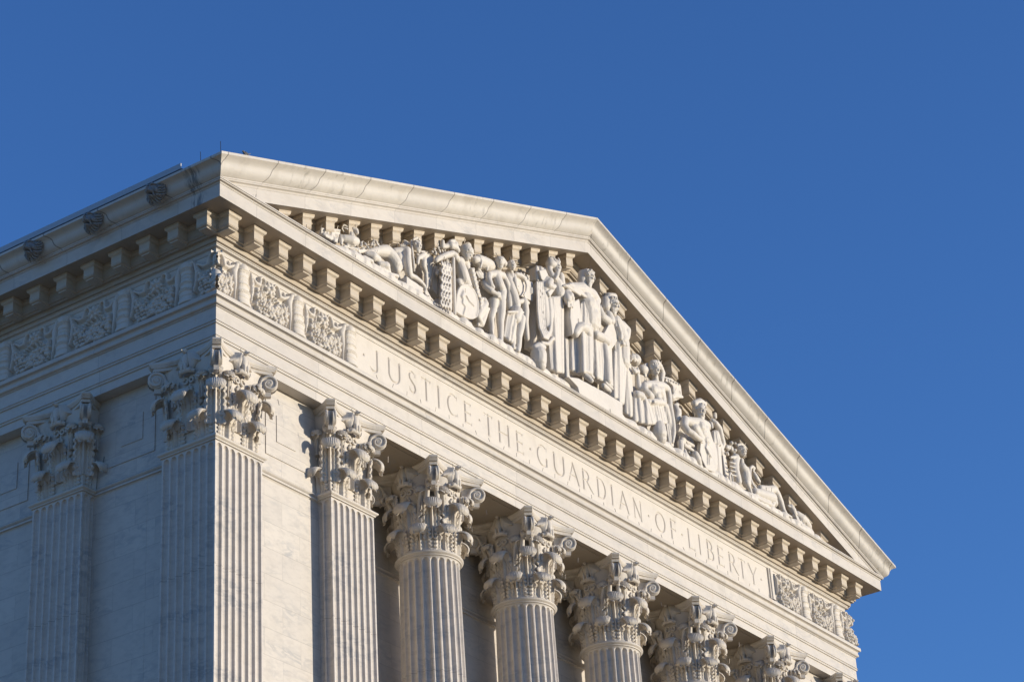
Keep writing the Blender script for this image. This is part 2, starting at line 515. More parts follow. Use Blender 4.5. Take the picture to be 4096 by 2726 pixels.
# ---- roof
g = Geo()
zr = lambda x: 26.33 + S * (x + 0.9) - 0.05
g.add([(-0.93, -0.9, 26.35), (12, -0.9, zr(12)), (12, YB, zr(12)), (-0.93, YB, 26.35)], [(0, 1, 2, 3)])
g.add([(24.93, -0.9, 26.35), (12.0, -0.9, zr(12)), (12.0, YB, zr(12)), (24.93, YB, 26.35)], [(0, 3, 2, 1)])
g.obj('roof', M_ROOF, B)
g = Geo(); g.box(-0.955, -0.93, 0.06, YB, 26.425, 26.545); g.obj('gutter_edge', M_METAL, B)
g = Geo(); g.box(-0.945, -0.90, 0.03, YB, 26.36, 26.424); g.obj('gutter_flashing', M_DARK, B)

# ---- modillions
mp = [(-0.032, 25.346)] + scurve((-0.030, 25.352), (-0.004, 25.415), 0.2, 5) + [(0.004, 25.418), (0.004, 25.430), (-0.003, 25.432), (-0.003, 25.442), (0.0, 25.444), (0.0, 25.585), (0.006, 25.587), (0.006, 25.598)] \
    + arc((0.010, 25.60), (0.046, 25.66), -0.18, 5) + [(0.050, 25.664), (0.050, 25.689)]
def modillion_mesh(shear):
    g = Geo()
    hw, yf, yb = 0.132, -0.415, -0.10
    n = len(mp)
    v = []
    for (x, y, dx, dy) in ((-hw, yb, -1, 0), (-hw, yf, -1, -1), (hw, yf, 1, -1), (hw, yb, 1, 0)):
        for (o, z) in mp:
            px = x + dx * o
            v.append((px, y + dy * o, z - 25.69 + shear * px))
    f = []
    for i in range(3):
        for k in range(n - 1):
            a, b = i * n + k, i * n + k + 1
            f.append((a, a + n, b + n, b))
    f.append((0, 3 * n, 2 * n, n))
    g.add(v, f)
    me = bpy.data.meshes.new('modillion')
    me.from_pydata(g.v, [], g.f); me.update()
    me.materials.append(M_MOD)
    me.polygons.foreach_set('use_smooth', [True] * len(me.polygons))
    me.set_sharp_from_angle(angle=math.radians(30))
    return me
MF, ML, MR = modillion_mesh(0), modillion_mesh(S), modillion_mesh(-S)
def put_mod(me, parent, loc, rz=0.0):
    o = bpy.data.objects.new('modillion', me)
    COL.objects.link(o)
    o.parent = parent; o.location = loc; o.rotation_euler = (0, 0, rz)
    o['group'] = 'modillions under the cornice'
    return o
for k in range(34):
    put_mod(MF, CORN, (0.003 + 0.722 * k, 0, 25.69))
for k in range(13):
    put_mod(MF, CORN, (0, 0.003 + 0.724 * k, 25.69), -math.pi / 2)
for k in range(4):
    put_mod(MF, CORN, (24, 0.30 + 0.724 * k, 25.69), math.pi / 2)
for k in range(0, 17):
    x = 0.003 + 0.722 * k
    put_mod(ML, RC, (x, 0, 25.69 + S * (x + .65)))
for k in range(16):
    x = 12.90 + 0.722 * k
    if x < 23.6:
        put_mod(MR, RC, (x, 0, 25.69 + S * (24.65 - x)))

# ------------------------------------------------------------------ inscription
def heightfield(name, x0, x1, z0, z1, step, H, parent, mat, yplane, axis='F'):
    nx = int(round((x1 - x0) / step)) + 1; nz = int(round((z1 - z0) / step)) + 1
    xs = np.linspace(x0, x1, nx); zs = np.linspace(z0, z1, nz)
    XX, ZZ = np.meshgrid(xs, zs)
    h = H(XX, ZZ)
    co = np.empty((nz, nx, 3))
    co[..., 0] = XX; co[..., 1] = yplane - h; co[..., 2] = ZZ
    me = bpy.data.meshes.new(name)
    idx = np.arange(nx * nz).reshape(nz, nx)
    q = np.stack([idx[:-1, :-1], idx[:-1, 1:], idx[1:, 1:], idx[1:, :-1]], -1).reshape(-1, 4)
    me.vertices.add(nx * nz); me.vertices.foreach_set('co', co.reshape(-1))
    me.loops.add(q.size); me.loops.foreach_set('vertex_index', q.reshape(-1).astype(np.int32))
    me.polygons.add(len(q)); me.polygons.foreach_set('loop_start', np.arange(0, q.size, 4, dtype=np.int32))
    me.polygons.foreach_set('loop_total', np.full(len(q), 4, dtype=np.int32))
    me.update(calc_edges=True); me.validate()
    return link(name, me, mat, parent, True)

def pl(pts, w):  # polyline stroke with constant or per-point half width
    if not hasattr(w, '__len__'): w = [w] * len(pts)
    return [(pts[i], pts[i + 1], w[i], w[i + 1]) for i in range(len(pts) - 1)]
def ear(cx, cy, rx, ry, a0, a1, n=18):
    return [(cx + rx * math.cos(math.radians(a0 + (a1 - a0) * i / n)), cy + ry * math.sin(math.radians(a0 + (a1 - a0) * i / n))) for i in range(n + 1)]
TK, TN, SF = 0.026, 0.019, 0.010      # half widths
def stem(x, y0=0.0, y1=1.0, w=TK):
    s = 0.045
    return pl([(x, y0), (x, y1)], w) + pl([(x - s, y0), (x, y0 + .02), (x + s, y0)], [SF, .02, SF]) * (y0 == 0) + pl([(x - s, y1), (x, y1 - .02), (x + s, y1)], [SF, .02, SF]) * (y1 == 1)
def glyph(ch, w):
    # coordinates in metres for x (0..w), unit height scaled by .475
    h = 0.475
    r = []
    def P(pts): return [(a, b * h) for a, b in pts]
    def st(x, lo=True, hi=True, tk=TK):
        q = pl([(x, 0), (x, h)], tk)
        if lo: q += pl([(x - .045, .004), (x, .016), (x + .045, .004)], [SF, .016, SF])
        if hi: q += pl([(x - .045, h - .004), (x, h - .016), (x + .045, h - .004)], [SF, .016, SF])
        return q
    e = 0.03
    if ch == 'I': r += st(w / 2)
    elif ch == 'J':
        r += pl([(w - .045, h), (w - .045, .12 * h)], TK) + pl([(w - .09, h - .004), (w - .045, h - .016), (w, h - .004)], [SF, .016, SF])
        r += pl(ear(w - .165, .14 * h, .12, .16 * h, 0, -90, 8) + [(w - .22, .03 * h), (0.0, .13 * h)], [TK] * 9 + [.02, .008])
    elif ch == 'U':
        r += pl([(e, h), (e, .36 * h)], TK) + pl([(w - e, h), (w - e, .36 * h)], TK)
        r += pl(ear(w / 2, .36 * h, w / 2 - e, .36 * h, 180, 360, 20), TK)
        for x in (e, w - e): r += pl([(x - .045, h - .004), (x, h - .016), (x + .045, h - .004)], [SF, .016, SF])
    elif ch == 'S':
        pts = [(.93 * w, .80 * h), (.80 * w, .93 * h), (.5 * w, .99 * h), (.2 * w, .93 * h), (.06 * w, .78 * h), (.16 * w, .62 * h), (.5 * w, .5 * h), (.85 * w, .37 * h), (.95 * w, .21 * h), (.8 * w, .06 * h), (.5 * w, .0), (.2 * w, .05 * h), (.04 * w, .20 * h)]
        r += pl(pts, [.012, .018, .022, .024, .025, .026, .027, .026, .025, .024, .022, .018, .012])
        r += pl([(.95 * w, .94 * h), (.93 * w, .76 * h)], [.010, .012]) + pl([(.03 * w, .06 * h), (.04 * w, .24 * h)], [.010, .012])
    elif ch == 'T':
        r += pl([(w / 2, 0), (w / 2, h)], TK) + pl([(w / 2 - .045, .004), (w / 2, .016), (w / 2 + .045, .004)], [SF, .016, SF])
        r += pl([(.01, h - .012), (w - .01, h - .012)], TN) + pl([(.01, h), (.02, .86 * h)], [.016, .008]) + pl([(w - .01, h), (w - .02, .86 * h)], [.016, .008])
    elif ch in 'CG':
        r += pl(ear(w * .56, .5 * h, w * .54, .5 * h, 52, 308, 26), [.014] + [.02] * 4 + [.025] * 17 + [.02] * 4 + [.014])
        r += pl([(.95 * w, .97 * h), (.93 * w, .80 * h)], [.014, .010])
        if ch == 'C': r += pl([(.97 * w, .06 * h), (.93 * w, .20 * h)], [.014, .010])
        else: r += pl([(.92 * w, .07 * h), (.92 * w, .42 * h)], TK) + pl([(.80 * w, .42 * h), (1.0 * w, .42 * h)], .011)
    elif ch in 'EF':
        r += st(.045)
        r += pl([(.045, h - .012), (w - .02, h - .012)], TN) + pl([(w - .02, h), (w - .035, .86 * h)], [.015, .008])
        r += pl([(.045, .52 * h), (w * .86, .52 * h)], TN) + pl([(w * .88, .59 * h), (w * .88, .45 * h)], [.010, .010])
        if ch == 'E': r += pl([(.045, .012), (w - .02, .012)], TN) + pl([(w - .01, .0), (w, .15 * h)], [.015, .008])
    elif ch == 'L':
        r += st(.045) + pl([(.045, .012), (w - .02, .012)], TN) + pl([(w - .01, .0), (w, .16 * h)], [.015, .008])
    elif ch == 'H':
        r += st(.045) + st(w - .045) + pl([(.045, .5 * h), (w - .045, .5 * h)], TN)
    elif ch == 'A':
        r += pl([(.035, 0), (w * .48, h)], .017) + pl([(w * .46, h), (w - .04, 0)], TK) + pl([(w * .17, .36 * h), (w * .80, .36 * h)], TN * .9)
        for x in (.035, w - .045): r += pl([(x - .04, .004), (x, .012), (x + .045, .004)], [SF, .014, SF])
    elif ch == 'N':
        r += st(.045, hi=False, tk=.018) + pl([(.0, h - .004), (.03, h - .014)], [SF, .018]) + pl([(.03, h - .01), (w - .045, 0)], TK) + pl([(w - .045, 0), (w - .045, h)], .018)
        r += pl([(w - .09, h - .004), (w - .045, h - .014), (w, h - .004)], [SF, .014, SF])
    elif ch in 'RBD':
        r += st(.045)
        if ch == 'D':
            r += pl([(.045, h - .012)] + ear(w * .42, .5 * h, w * .52, .485 * h, 90, -90, 22) + [(.045, .012)], [.018] * 5 + [.025] * 15 + [.018] * 5)
        else:
            bw = w * (.62 if ch == 'R' else .80)
            r += pl([(.045, h - .012)] + ear(bw * .5, .745 * h, bw * .5, .23 * h, 90, -90, 14) + [(.045, .515 * h)], [.018] * 3 + [.024] * 11 + [.018] * 3)
            if ch == 'B': r += pl([(.045, .515 * h)] + ear(w * .5, .265 * h, w * .47, .245 * h, 90, -90, 14) + [(.045, .014)], [.018] * 3 + [.025] * 11 + [.018] * 3)
            else: r += pl([(bw * .62, .515 * h), (w * .78, .14 * h), (w - .01, .0)], [.024, .026, .016])
    elif ch == 'O':
        r += pl(ear(w / 2, .5 * h, w / 2 - .022, .5 * h - .01, 0, 360, 40), [.020 + .006 * abs(math.cos(math.radians(9 * i))) for i in range(41)])
    elif ch == 'Y':
        r += pl([(w / 2, 0), (w / 2, .46 * h)], TK) + pl([(w / 2, .46 * h), (.03, h)], TK) + pl([(w / 2, .46 * h), (w - .03, h)], .018)
        r += pl([(w / 2 - .045, .004), (w / 2, .016), (w / 2 + .045, .004)], [SF, .016, SF])
        for x in (.04, w - .04): r += pl([(x - .04, h - .004), (x, h - .012), (x + .045, h - .004)], [SF, .012, SF])
    elif ch == '.':
        r += pl([(0.0, .50 * h), (w, .50 * h)], [.008, .008]) + pl([(w / 2, .50 * h), (w / 2, .57 * h)], [.032, .006])
    return r
LET = [('.', 4.461, 4.538), ('J', 4.683, 4.97), ('U', 5.279, 5.685), ('S', 5.963, 6.184), ('T', 6.384, 6.688), ('I', 6.91, 7.0), ('C', 7.263, 7.601), ('E', 7.827, 8.083),
       ('.', 8.331, 8.415), ('T', 8.536, 8.833), ('H', 9.035, 9.45), ('E', 9.676, 9.941), ('.', 10.158, 10.248), ('G', 10.461, 10.831), ('U', 11.069, 11.489), ('A', 11.603, 12.063),
       ('R', 12.17, 12.59), ('D', 12.742, 13.091), ('I', 13.30, 13.392), ('A', 13.586, 14.03), ('N', 14.197, 14.557), ('.', 14.783, 14.884), ('O', 15.106, 15.528), ('F', 15.74, 15.993),
       ('.', 16.19, 16.288), ('L', 16.482, 16.761), ('I', 16.955, 17.043), ('B', 17.307, 17.6), ('E', 17.788, 18.052), ('R', 18.288, 18.709), ('T', 18.747, 19.047), ('Y', 19.185, 19.603), ('.', 19.724, 19.811)]
def letters(XX, ZZ):
    D = np.zeros_like(XX)
    xs = XX[0]
    for ch, x0, x1 in LET:
        i0, i1 = np.searchsorted(xs, x0 - .08), np.searchsorted(xs, x1 + .08)
        X = XX[:, i0:i1] - x0; Z = ZZ[:, i0:i1] - 24.452
        d = D[:, i0:i1]
        for (a, b, wa, wb) in glyph(ch, x1 - x0):
            ax, ay = a; bx, by = b
            vx, vy = bx - ax, by - ay
            L2 = vx * vx + vy * vy + 1e-9
            t = np.clip(((X - ax) * vx + (Z - ay) * vy) / L2, 0, 1)
            dist = np.hypot(X - ax - t * vx, Z - ay - t * vy)
            d[:] = np.maximum(d, (wa + (wb - wa) * t) * 1.12 - dist)
    return -np.clip(D, 0, 0.04) * 1.25
IP = heightfield('inscription_panel', 4.15, 20.12, 24.41, 24.97, 0.0085, letters, B, M_REL, 0.09)
IP['label'] = 'engraved inscription JUSTICE THE GUARDIAN OF LIBERTY'
g = Geo()
g.add([(4.15, .09, 24.152), (20.12, .09, 24.152), (20.12, .09, 24.41), (4.15, .09, 24.41)], [(0, 1, 2, 3)])
g.add([(4.15, .09, 24.97), (20.12, .09, 24.97), (20.12, .09, 25.09), (4.15, .09, 25.09)], [(0, 1, 2, 3)])
g.obj('inscription_border', M_REL, B)
g = Geo()
fr = [(0.0, 0.0)] + scurve((0.0, 0.012), (0.07, 0.055), 0.2, 6) + [(0.085, 0.06), (0.11, 0.06), (0.16, 0.06)]
n = len(fr)
v = []
for z in (24.30, 25.04):
    for (a, b) in fr: v.append((20.10 + a, 0.089 - b, z + (0.05 if z > 25 else 0)))
g.add(v, [(k, k + 1, n + k + 1, n + k) for k in range(n - 1)])
g.box(20.255, 20.285, 0.031, 0.0895, 24.30, 25.09)
g.obj('inscription_frame', M_REL, B, True, 35)

# ------------------------------------------------------------------ frieze relief
def relief_unit(XX, ZZ):
    """one repeat of the carved frieze, u 0..1.6 with the strapped bundle at 0.8, z measured from the frieze foot"""
    rnd = random.Random(4)
    U_, V_ = XX, ZZ
    h = np.zeros_like(U_)
    def dome(cx, cy, rx, ry, hh, ang=0.0, base=0.0, p=0.5):
        c, s = math.cos(ang), math.sin(ang)
        a = ((U_ - cx) * c + (V_ - cy) * s) / rx; b = (-(U_ - cx) * s + (V_ - cy) * c) / ry
        q = np.clip(1 - a * a - b * b, 0, 1)
        np.maximum(h, np.where(q > 0, base + hh * q ** p, 0), out=h)
    def stroke(pts, ws, hh, base=0.0, p=0.5):
        for i in range(len(pts) - 1):
            (ax, ay), (bx, by) = pts[i], pts[i + 1]
            vx, vy = bx - ax, by - ay
            t = np.clip(((U_ - ax) * vx + (V_ - ay) * vy) / (vx * vx + vy * vy + 1e-9), 0, 1)
            w_ = ws[i] + (ws[i + 1] - ws[i]) * t
            q = np.clip(1 - (np.hypot(U_ - ax - t * vx, V_ - ay - t * vy) / w_) ** 2, 0, 1)
            np.maximum(h, np.where(q > 0, base + hh * q ** p, 0), out=h)
    # bundle: tapered drum with bands, crown and block
    cx = 0.80
    hw = 0.145 + 0.03 * np.clip((0.55 - V_) / 0.5, 0, 1)
    q = np.clip(1 - ((U_ - cx) / hw) ** 2, 0, 1)
    body = 0.06 + 0.075 * q ** .38
    m = (q > 0) & (V_ > 0.02) & (V_ < 0.80)
    for zc, wd, pr in ((0.77, .014, .03), (0.725, .010, .02), (0.47, .014, .024), (0.43, .006, .014), (0.33, .012, .028), (0.29, .010, .02), (0.06, .03, .022), (0.62, .008, -.022), (0.55, .006, -.018), (0.17, .008, -.02)):
        arcv = V_ - zc + 0.035 * ((U_ - cx) / 0.17) ** 2 * (1 if zc > .2 else 0)
        body = body + pr * (np.abs(arcv) < wd)
    body = np.where((V_ < .30), body + 0.012, body)
    h = np.maximum(h, np.where(m, body, 0))
    h_ = h
    dome(cx, .82, .15, .13, .13, base=.03)
    dome(cx - .10, .88, .09, .06, .07, base=.05)
    dome(cx + .10, .86, .08, .06, .06, base=.05)
    # hanging wing (left) and quiver (right)
    stroke([(cx - .18, .84), (cx - .24, .66), (cx - .23, .40), (cx - .26, .16), (cx - .27, .05)], [.055, .085, .05, .028, .014], .085, .03)
    stroke([(cx + .20, .80), (cx + .26, .62), (cx + .25, .42), (cx + .20, .22)], [.03, .06, .055, .02], .08, .04)
    for k in range(5):
        h -= 0.012 * ((np.abs((V_ - .72 + .09 * k) - .9 * (U_ - cx - .24)) < .006) & (np.abs(U_ - cx - .25) < .06))
    # plain strip right of the bundle
    m = (np.abs(U_ - (cx + .345) - .02 * (.5 - V_)) < .055) & (V_ < .60)
    h = np.maximum(h, np.where(m, .045, 0))
    # rosette at u=0 / 1.6, S scrolls, swag : drawn at both sides so that repeats join
    for k in range(46):
        u, vv = rnd.uniform(0, 1.6), rnd.uniform(.05, .88)
        a = rnd.uniform(0, 3.14)
        dome(u, vv, rnd.uniform(.05, .09), rnd.uniform(.018, .03), .035, ang=a, base=.012)
    for ox in (0.0, 1.6):
        rnd = random.Random(11)
        dome(ox, .72, .05, .05, .055, base=.10)
        for k in range(6):
            a = k * math.pi / 3 + .3
            dome(ox + .085 * math.cos(a), .72 + .085 * math.sin(a), .060, .043, .04, ang=a, base=.075)
            a += math.pi / 6
            dome(ox + .125 * math.cos(a), .72 + .125 * math.sin(a), .052, .036, .035, ang=a, base=.045)
        # swan-neck scrolls
        for sg in (1, -1):
            pts = [(ox + sg * (.20 + .07 * math.cos(t)), .82 + .08 * math.sin(t)) for t in np.linspace(-.2, math.pi * 1.15, 10)]
            stroke(pts[::-1] , [.012 + .003 * i for i in range(10)], .05, .03)
            stroke([pts[0], (ox + sg * .30, .70), (ox + sg * .40, .70), (ox + sg * .56, .80)], [.038, .045, .04, .03], .06, .03)
        # leaves above the swag, then the packed fruit
        for sg in (1, -1):
            for k in range(5):
                a = .2 + .45 * k
                dome(ox + sg * (.16 + .05 * k), .60 - .035 * k, .055, .024, .045, ang=sg * a, base=.04)
        for row in range(7):
            for k in range(13):
                u = -.45 + .075 * k + (.037 if row % 2 else 0) + rnd.uniform(-.014, .014)
                vv = .075 + row * .075 + rnd.uniform(-.014, .014)
                lim = .33 + .95 * u * u
                low = .02 + .45 * max(0, abs(u) - .30)
                if abs(u) > .47 or vv > lim + .04 or vv < low: continue
                r = rnd.uniform(.034, .054)
                dome(ox + u, vv, r, r * rnd.uniform(.85, 1.35), .06, ang=rnd.uniform(0, 3), base=.065 + .045 * (1 - (2 * u) ** 2) + rnd.uniform(-.014, .014))
        stroke([(ox - .05, .33), (ox + .10, .04)], [.028, .04], .02, .11, .3)
    edge = np.clip(V_ / .012, 0, 1) * np.clip((.925 - V_) / .012, 0, 1)
    return np.clip(h * 1.15, 0, .22) * edge
RU = heightfield('frieze_relief', 0, 1.6, 0, 0.925, 0.0105, relief_unit, B, M_REL, 0.0)
RU['group'] = 'carved frieze repeats of fruit swags and strapped bundles'
Z0 = 24.158
first = [True]
def put_relief(loc, rz, me=None):
    if first[0]:
        first[0] = False; o = RU
    else:
        o = RU.copy(); COL.objects.link(o)
    if me: o.data = me
    o.parent = B; o.location = loc; o.rotation_euler = (0, 0, rz)
# front left: rosettes at -0.05, 1.55, 3.15; half unit ends at the inscription
for k in range(2):
    put_relief((-0.05 + 1.6 * k, 0.088, Z0), 0)
def half(a, b):
    def f(XX, ZZ):
        e = np.clip((XX - a) / .012, 0, 1) if a > 0 else np.clip((b - XX) / .012, 0, 1)
        return relief_unit(XX, ZZ) * e
    return heightfield('frieze_relief', a, b, 0, 0.925, 0.0105, f, B, M_REL, 0.0)
o = half(0.0, 0.995); o.location = (3.15, 0.088, Z0)
for k in range(2):
    put_relief((20.85 + 1.6 * k, 0.088, Z0), 0)
o = half(1.03, 1.6); o.location = (19.25, 0.088, Z0)
for k in range(5):
    put_relief((0.088, -0.07 + 1.6 * (k + 1), Z0), -math.pi / 2)
for k in range(2):
    put_relief((23.912, 0.05 + 1.6 * k, Z0), math.pi / 2)
# corner fruit clusters wrapped round the building corners
rr = random.Random(7)
for cx_, sx in ((0.09, 1), (23.91, -1)):
    g = Geo()
    for k in range(34):
        a = rr.uniform(0, 1)
        g.ell((cx_ - sx * rr.uniform(.0, .09) + sx * (a * .12 if k % 2 else 0), .09 - rr.uniform(0, .09) + (0 if k % 2 else a * .12), Z0 + .12 + rr.uniform(-.08, .36)), (rr.uniform(.035, .06),) * 3, None, 10, 7)
    g.ell((cx_ - sx * .04, .05, Z0 + .40), (.11, .11, .13))
    for k in range(6):
        g.ell((cx_ - sx * .03, .06, Z0 + .72 + .07 * math.sin(k * 1.05)), (.05 + .03 * (k % 2), .05 + .03 * ((k + 1) % 2), .07))
    g.obj('corner_fruit', M_REL, B, True)
# ------------------------------------------------------------------ columns and pilasters
def flute_depth(u, w, dmax):
    """u offset from flute centre, w half width"""
    q = np.clip(1 - (u / w) ** 2, 0, 1)
    return dmax * np.sqrt(q)

ZF = 21.13       # top of flutes
def zrows(z0, z1):
    r = [z0] + list(np.linspace(z0 + .01, ZF - .13, 26)) + list(ZF - .085 + .085 * np.sin(np.linspace(-.5, 1, 9) * math.pi / 2)) + [ZF + .006, z1]
    return sorted(set(round(float(a), 4) for a in r))

def round_shaft():
    nf, per = 24, 14
    N_ = nf * per
    Zs = zrows(10.0, 21.16)
    P = np.zeros((len(Zs), N_, 3))
    th = np.arange(N_) * 2 * math.pi / N_
    pitch = 2 * math.pi / nf
    loc = ((th + pitch / 2) % pitch) - pitch / 2
    for i, z in enumerate(Zs):
        t = (21.16 - z) / 11.2
        R_ = 0.600 + 0.075 * (1 - (1 - min(t, 1)) ** 1.9)
        if z > 21.11: R_ += 0.02 * ((z - 21.11) / .05) ** 2
        wl = pitch / 2 * .80
        e = (z - (ZF - .085)) / .085
        ww = wl * math.sqrt(max(0, 1 - e * e)) if e > 0 else wl
        d = flute_depth(loc, ww, 0.066 * (ww / wl)) if ww > 1e-4 else 0
        r = R_ - d
        P[i, :, 0] = r * np.cos(th); P[i, :, 1] = r * np.sin(th); P[i, :, 2] = z
    return P
def square_shaft():
    hw = 0.64
    nfl, w, gap, m = 7, 0.145, 0.0315, 0.038
    side = [(-hw, 0.0)]
    x = -hw + m
    for k in range(nfl):
        c = x + w / 2
        for q in np.linspace(-1, 1, 11): side.append((c + q * w / 2, (1 - q * q)))
        x += w + gap
    Zs = zrows(10.0, 21.16)
    n = len(side)
    P = np.zeros((len(Zs), 4 * n, 3))
    for i, z in enumerate(Zs):
        e = (z - (ZF - .085)) / .085
        s_ = math.sqrt(max(0, 1 - e * e)) if e > 0 else 1.0
        k = 0
        for f in range(4):
            ca, sa = math.cos(f * math.pi / 2), math.sin(f * math.pi / 2)
            xi = -hw + m + w / 2
            for j, (u, q) in enumerate(side):
                if j > 0:
                    c = xi + ((j - 1) // 11) * (w + gap)
                    uu = c + (u - c) * (s_ if s_ > .02 else .02)
                    d = 0.060 * math.sqrt(q) * s_
                else:
                    uu, d = u, 0
                y = -hw + d
                P[i, k] = (ca * uu - sa * y, sa * uu + ca * y, z); k += 1
    return P
g = Geo(); g.grid(round_shaft(), close=True)
SH_R = g.obj('shaft', M_SHAFT, None, True, 28)
g = Geo(); g.grid(square_shaft(), close=True)
SH_S = g.obj('shaft', M_SHAFT, None, True, 28)
# necking (astragal)
ast = [(-.1, 21.155), (.012, 21.158), (.03, 21.163), (.03, 21.186), (.022, 21.19)] + arc((.030, 21.185), (.030, 21.270), -.50, 8) + [(.015, 21.272), (-.05, 21.275)]
g = Geo()
N_ = 64
P = np.array([[((.615 + o) * math.cos(a), (.615 + o) * math.sin(a), z) for a in np.arange(N_) * 2 * math.pi / N_] for o, z in ast])
g.grid(P, close=True)
AS_R = g.obj('necking', M_CAP, None, True, 35)
g = Geo()
q = [(-1, -1), (1, -1), (1, 1), (-1, 1)]
P = np.array([[((.64 + o) * a, (.64 + o) * b, z) for a, b in q] for o, z in ast])
g.grid(P, close=True)
AS_S = g.obj('necking', M_CAP, None, True, 35)

def catmull(pts, n):
    pts = np.array(pts, float)
    ext = np.vstack([2 * pts[0] - pts[1], pts, 2 * pts[-1] - pts[-2]])
    out = []
    m = len(pts) - 1
    for i in range(n + 1):
        t = i / n * m
        k = min(int(t), m - 1); t -= k
        p0, p1, p2, p3 = ext[k:k + 4]
        out.append(.5 * ((2 * p1) + (-p0 + p2) * t + (2 * p0 - 5 * p1 + 4 * p2 - p3) * t * t + (-p0 + 3 * p1 - 3 * p2 + p3) * t ** 3))
    return np.array(out)

def leaf(H, wb, wt, ws, proj=.30, drop=.26, z0=0.0, thick=.035, lobes=4, base_out=.015, slen=.17):
    """acanthus leaf in local frame: x across, -y outwards, z up. Flat lobed blade on the bell, ribbed shell-shaped tip curling out"""
    g = Geo()
    nt, nu = 40, 29
    u = np.linspace(-1, 1, nu)
    P = np.zeros((nt + 1, nu, 3))
    for i in range(nt + 1):
        t = i / nt
        w_ = wb + (wt - wb) * t ** .8
        saw = abs(math.sin(math.pi * (lobes + 2) * t + .4))
        edge = 1 - .20 * (1 - saw) ** 1.3
        x = u * w_ * edge
        out = base_out + .05 * t ** 2 + .055 * np.exp(-(u / .16) ** 2) * (1 - .4 * t) + .020 * np.cos(u * math.pi * 5.0) * (.6 + .4 * t) + .028 * np.abs(u) ** 2 * saw
        P[i, :, 0] = x
        P[i, :, 1] = -out
        P[i, :, 2] = z0 + (H - .06 - z0) * t - .02 * np.abs(u) ** 2 * (1 - t)
    g.slab(P, thick)
    # shell tip: a ribbed scallop that curls out and hangs down, rounded lower lip
    ns, nu = 26, 45
    sp = catmull([(.03, H - .16), (.08, H - .05), (proj * .38, H + .004), (proj * .72, H - drop * .10), (proj * .96, H - drop * .42), (proj * 1.0, H - drop * .76), (proj * .90, H - drop * 1.02)], ns)
    u = np.linspace(-1, 1, nu)
    P = np.zeros((ns + 1, nu, 3))
    for i in range(ns + 1):
        t = i / ns
        w_ = ws * (.60 + .40 * math.sin(min(t / .5, 1) * math.pi / 2)) * math.sqrt(max(0.0, 1 - max(0, (t - .60) / .42) ** 2))
        rib = .012 * (np.abs(np.cos(u * math.pi * 6.5)) - .4) * min(1, t * 2.2)
        ph = u * 1.35
        P[i, :, 0] = np.sin(ph) / math.sin(1.35) * w_ * (1 - .12 * (1 - t))
        P[i, :, 1] = -(sp[i, 0] - (1 - np.cos(ph)) * .55 * w_ * (.35 + .65 * t) + rib)
        P[i, :, 2] = sp[i, 1] - (1 - np.cos(ph)) * .33 * w_ * (1.25 - t) + rib * .6
    g.slab(P, -.045)
    return g

LOW = leaf(.53, .235, .220, .180, .34, .23)
UPC = leaf(1.03, .20, .205, .200, .40, .27, z0=.25, base_out=.03)
COR = leaf(1.08, .20, .21, .195, .33, .25, z0=.25, base_out=.02)
VLF = leaf(1.41, .12, .15, .150, .38, .20, z0=.85, base_out=.05, thick=.03, lobes=3)
SML = leaf(1.30, .07, .10, .105, .20, .13, z0=.80, thick=.03, lobes=3)
leaf_me = {}
for nm, g in (('low', LOW), ('upc', UPC), ('cor', COR), ('vlf', VLF), ('sml', SML)):
    o = g.obj('acanthus_leaf', M_CAP, None, True, 50)
    leaf_me[nm] = o.data
    bpy.data.objects.remove(o)

# volute pair under an abacus corner, local frame -y = outward along the diagonal
g = Geo()
for sg in (-1, 1):
    nseg = 60
    c = (.34, 1.44)
    P = np.zeros((nseg + 12, 5, 3))
    path = []
    for t in np.linspace(0, 1, 12, endpoint=False):
        path.append((.04 + .13 * t ** 1.5, 1.02 + .42 * t, .055, .155 - .03 * t))
    for k in range(nseg):
        fr_ = k / (nseg - 1)
        a_ = math.radians(180 - 620 * fr_)
        r = .17 * (1 - fr_ * .90)
        path.append((c[0] + r * math.cos(a_), c[1] + r * math.sin(a_), .034 * (1 - fr_ * .6), .125 + .03 * fr_))
    # ribbon of square section following the spiral, splaying outwards below
    pts = [(sg * (q[3] - .05), -q[0], q[1]) for q in path]
    g.tube(pts, [q[2] * 1.0 for q in path], 8)
    if sg > 0: g.box(-.05, .05, -.37, -.01, 1.20, 1.595)
    for rr_, th_ in ((.155, .045), (.10, .060), (.05, .075)):
        Q = np.zeros((2, 24, 3))
        for k, a_ in enumerate(np.arange(24) * 2 * math.pi / 24):
            Q[0, k] = (sg * .035, -(c[0] + rr_ * math.cos(a_)), c[1] + rr_ * math.sin(a_))
            Q[1, k] = (sg * (.035 + th_), -(c[0] + rr_ * .93 * math.cos(a_)), c[1] + rr_ * .93 * math.sin(a_))
        g.grid(Q, close=True)
        bb = len(g.v) - 24
        g.f.append(tuple(range(bb, bb + 24)))
o = g.obj('volute', M_CAP, None, True, 50); VOL = o.data; bpy.data.objects.remove(o)

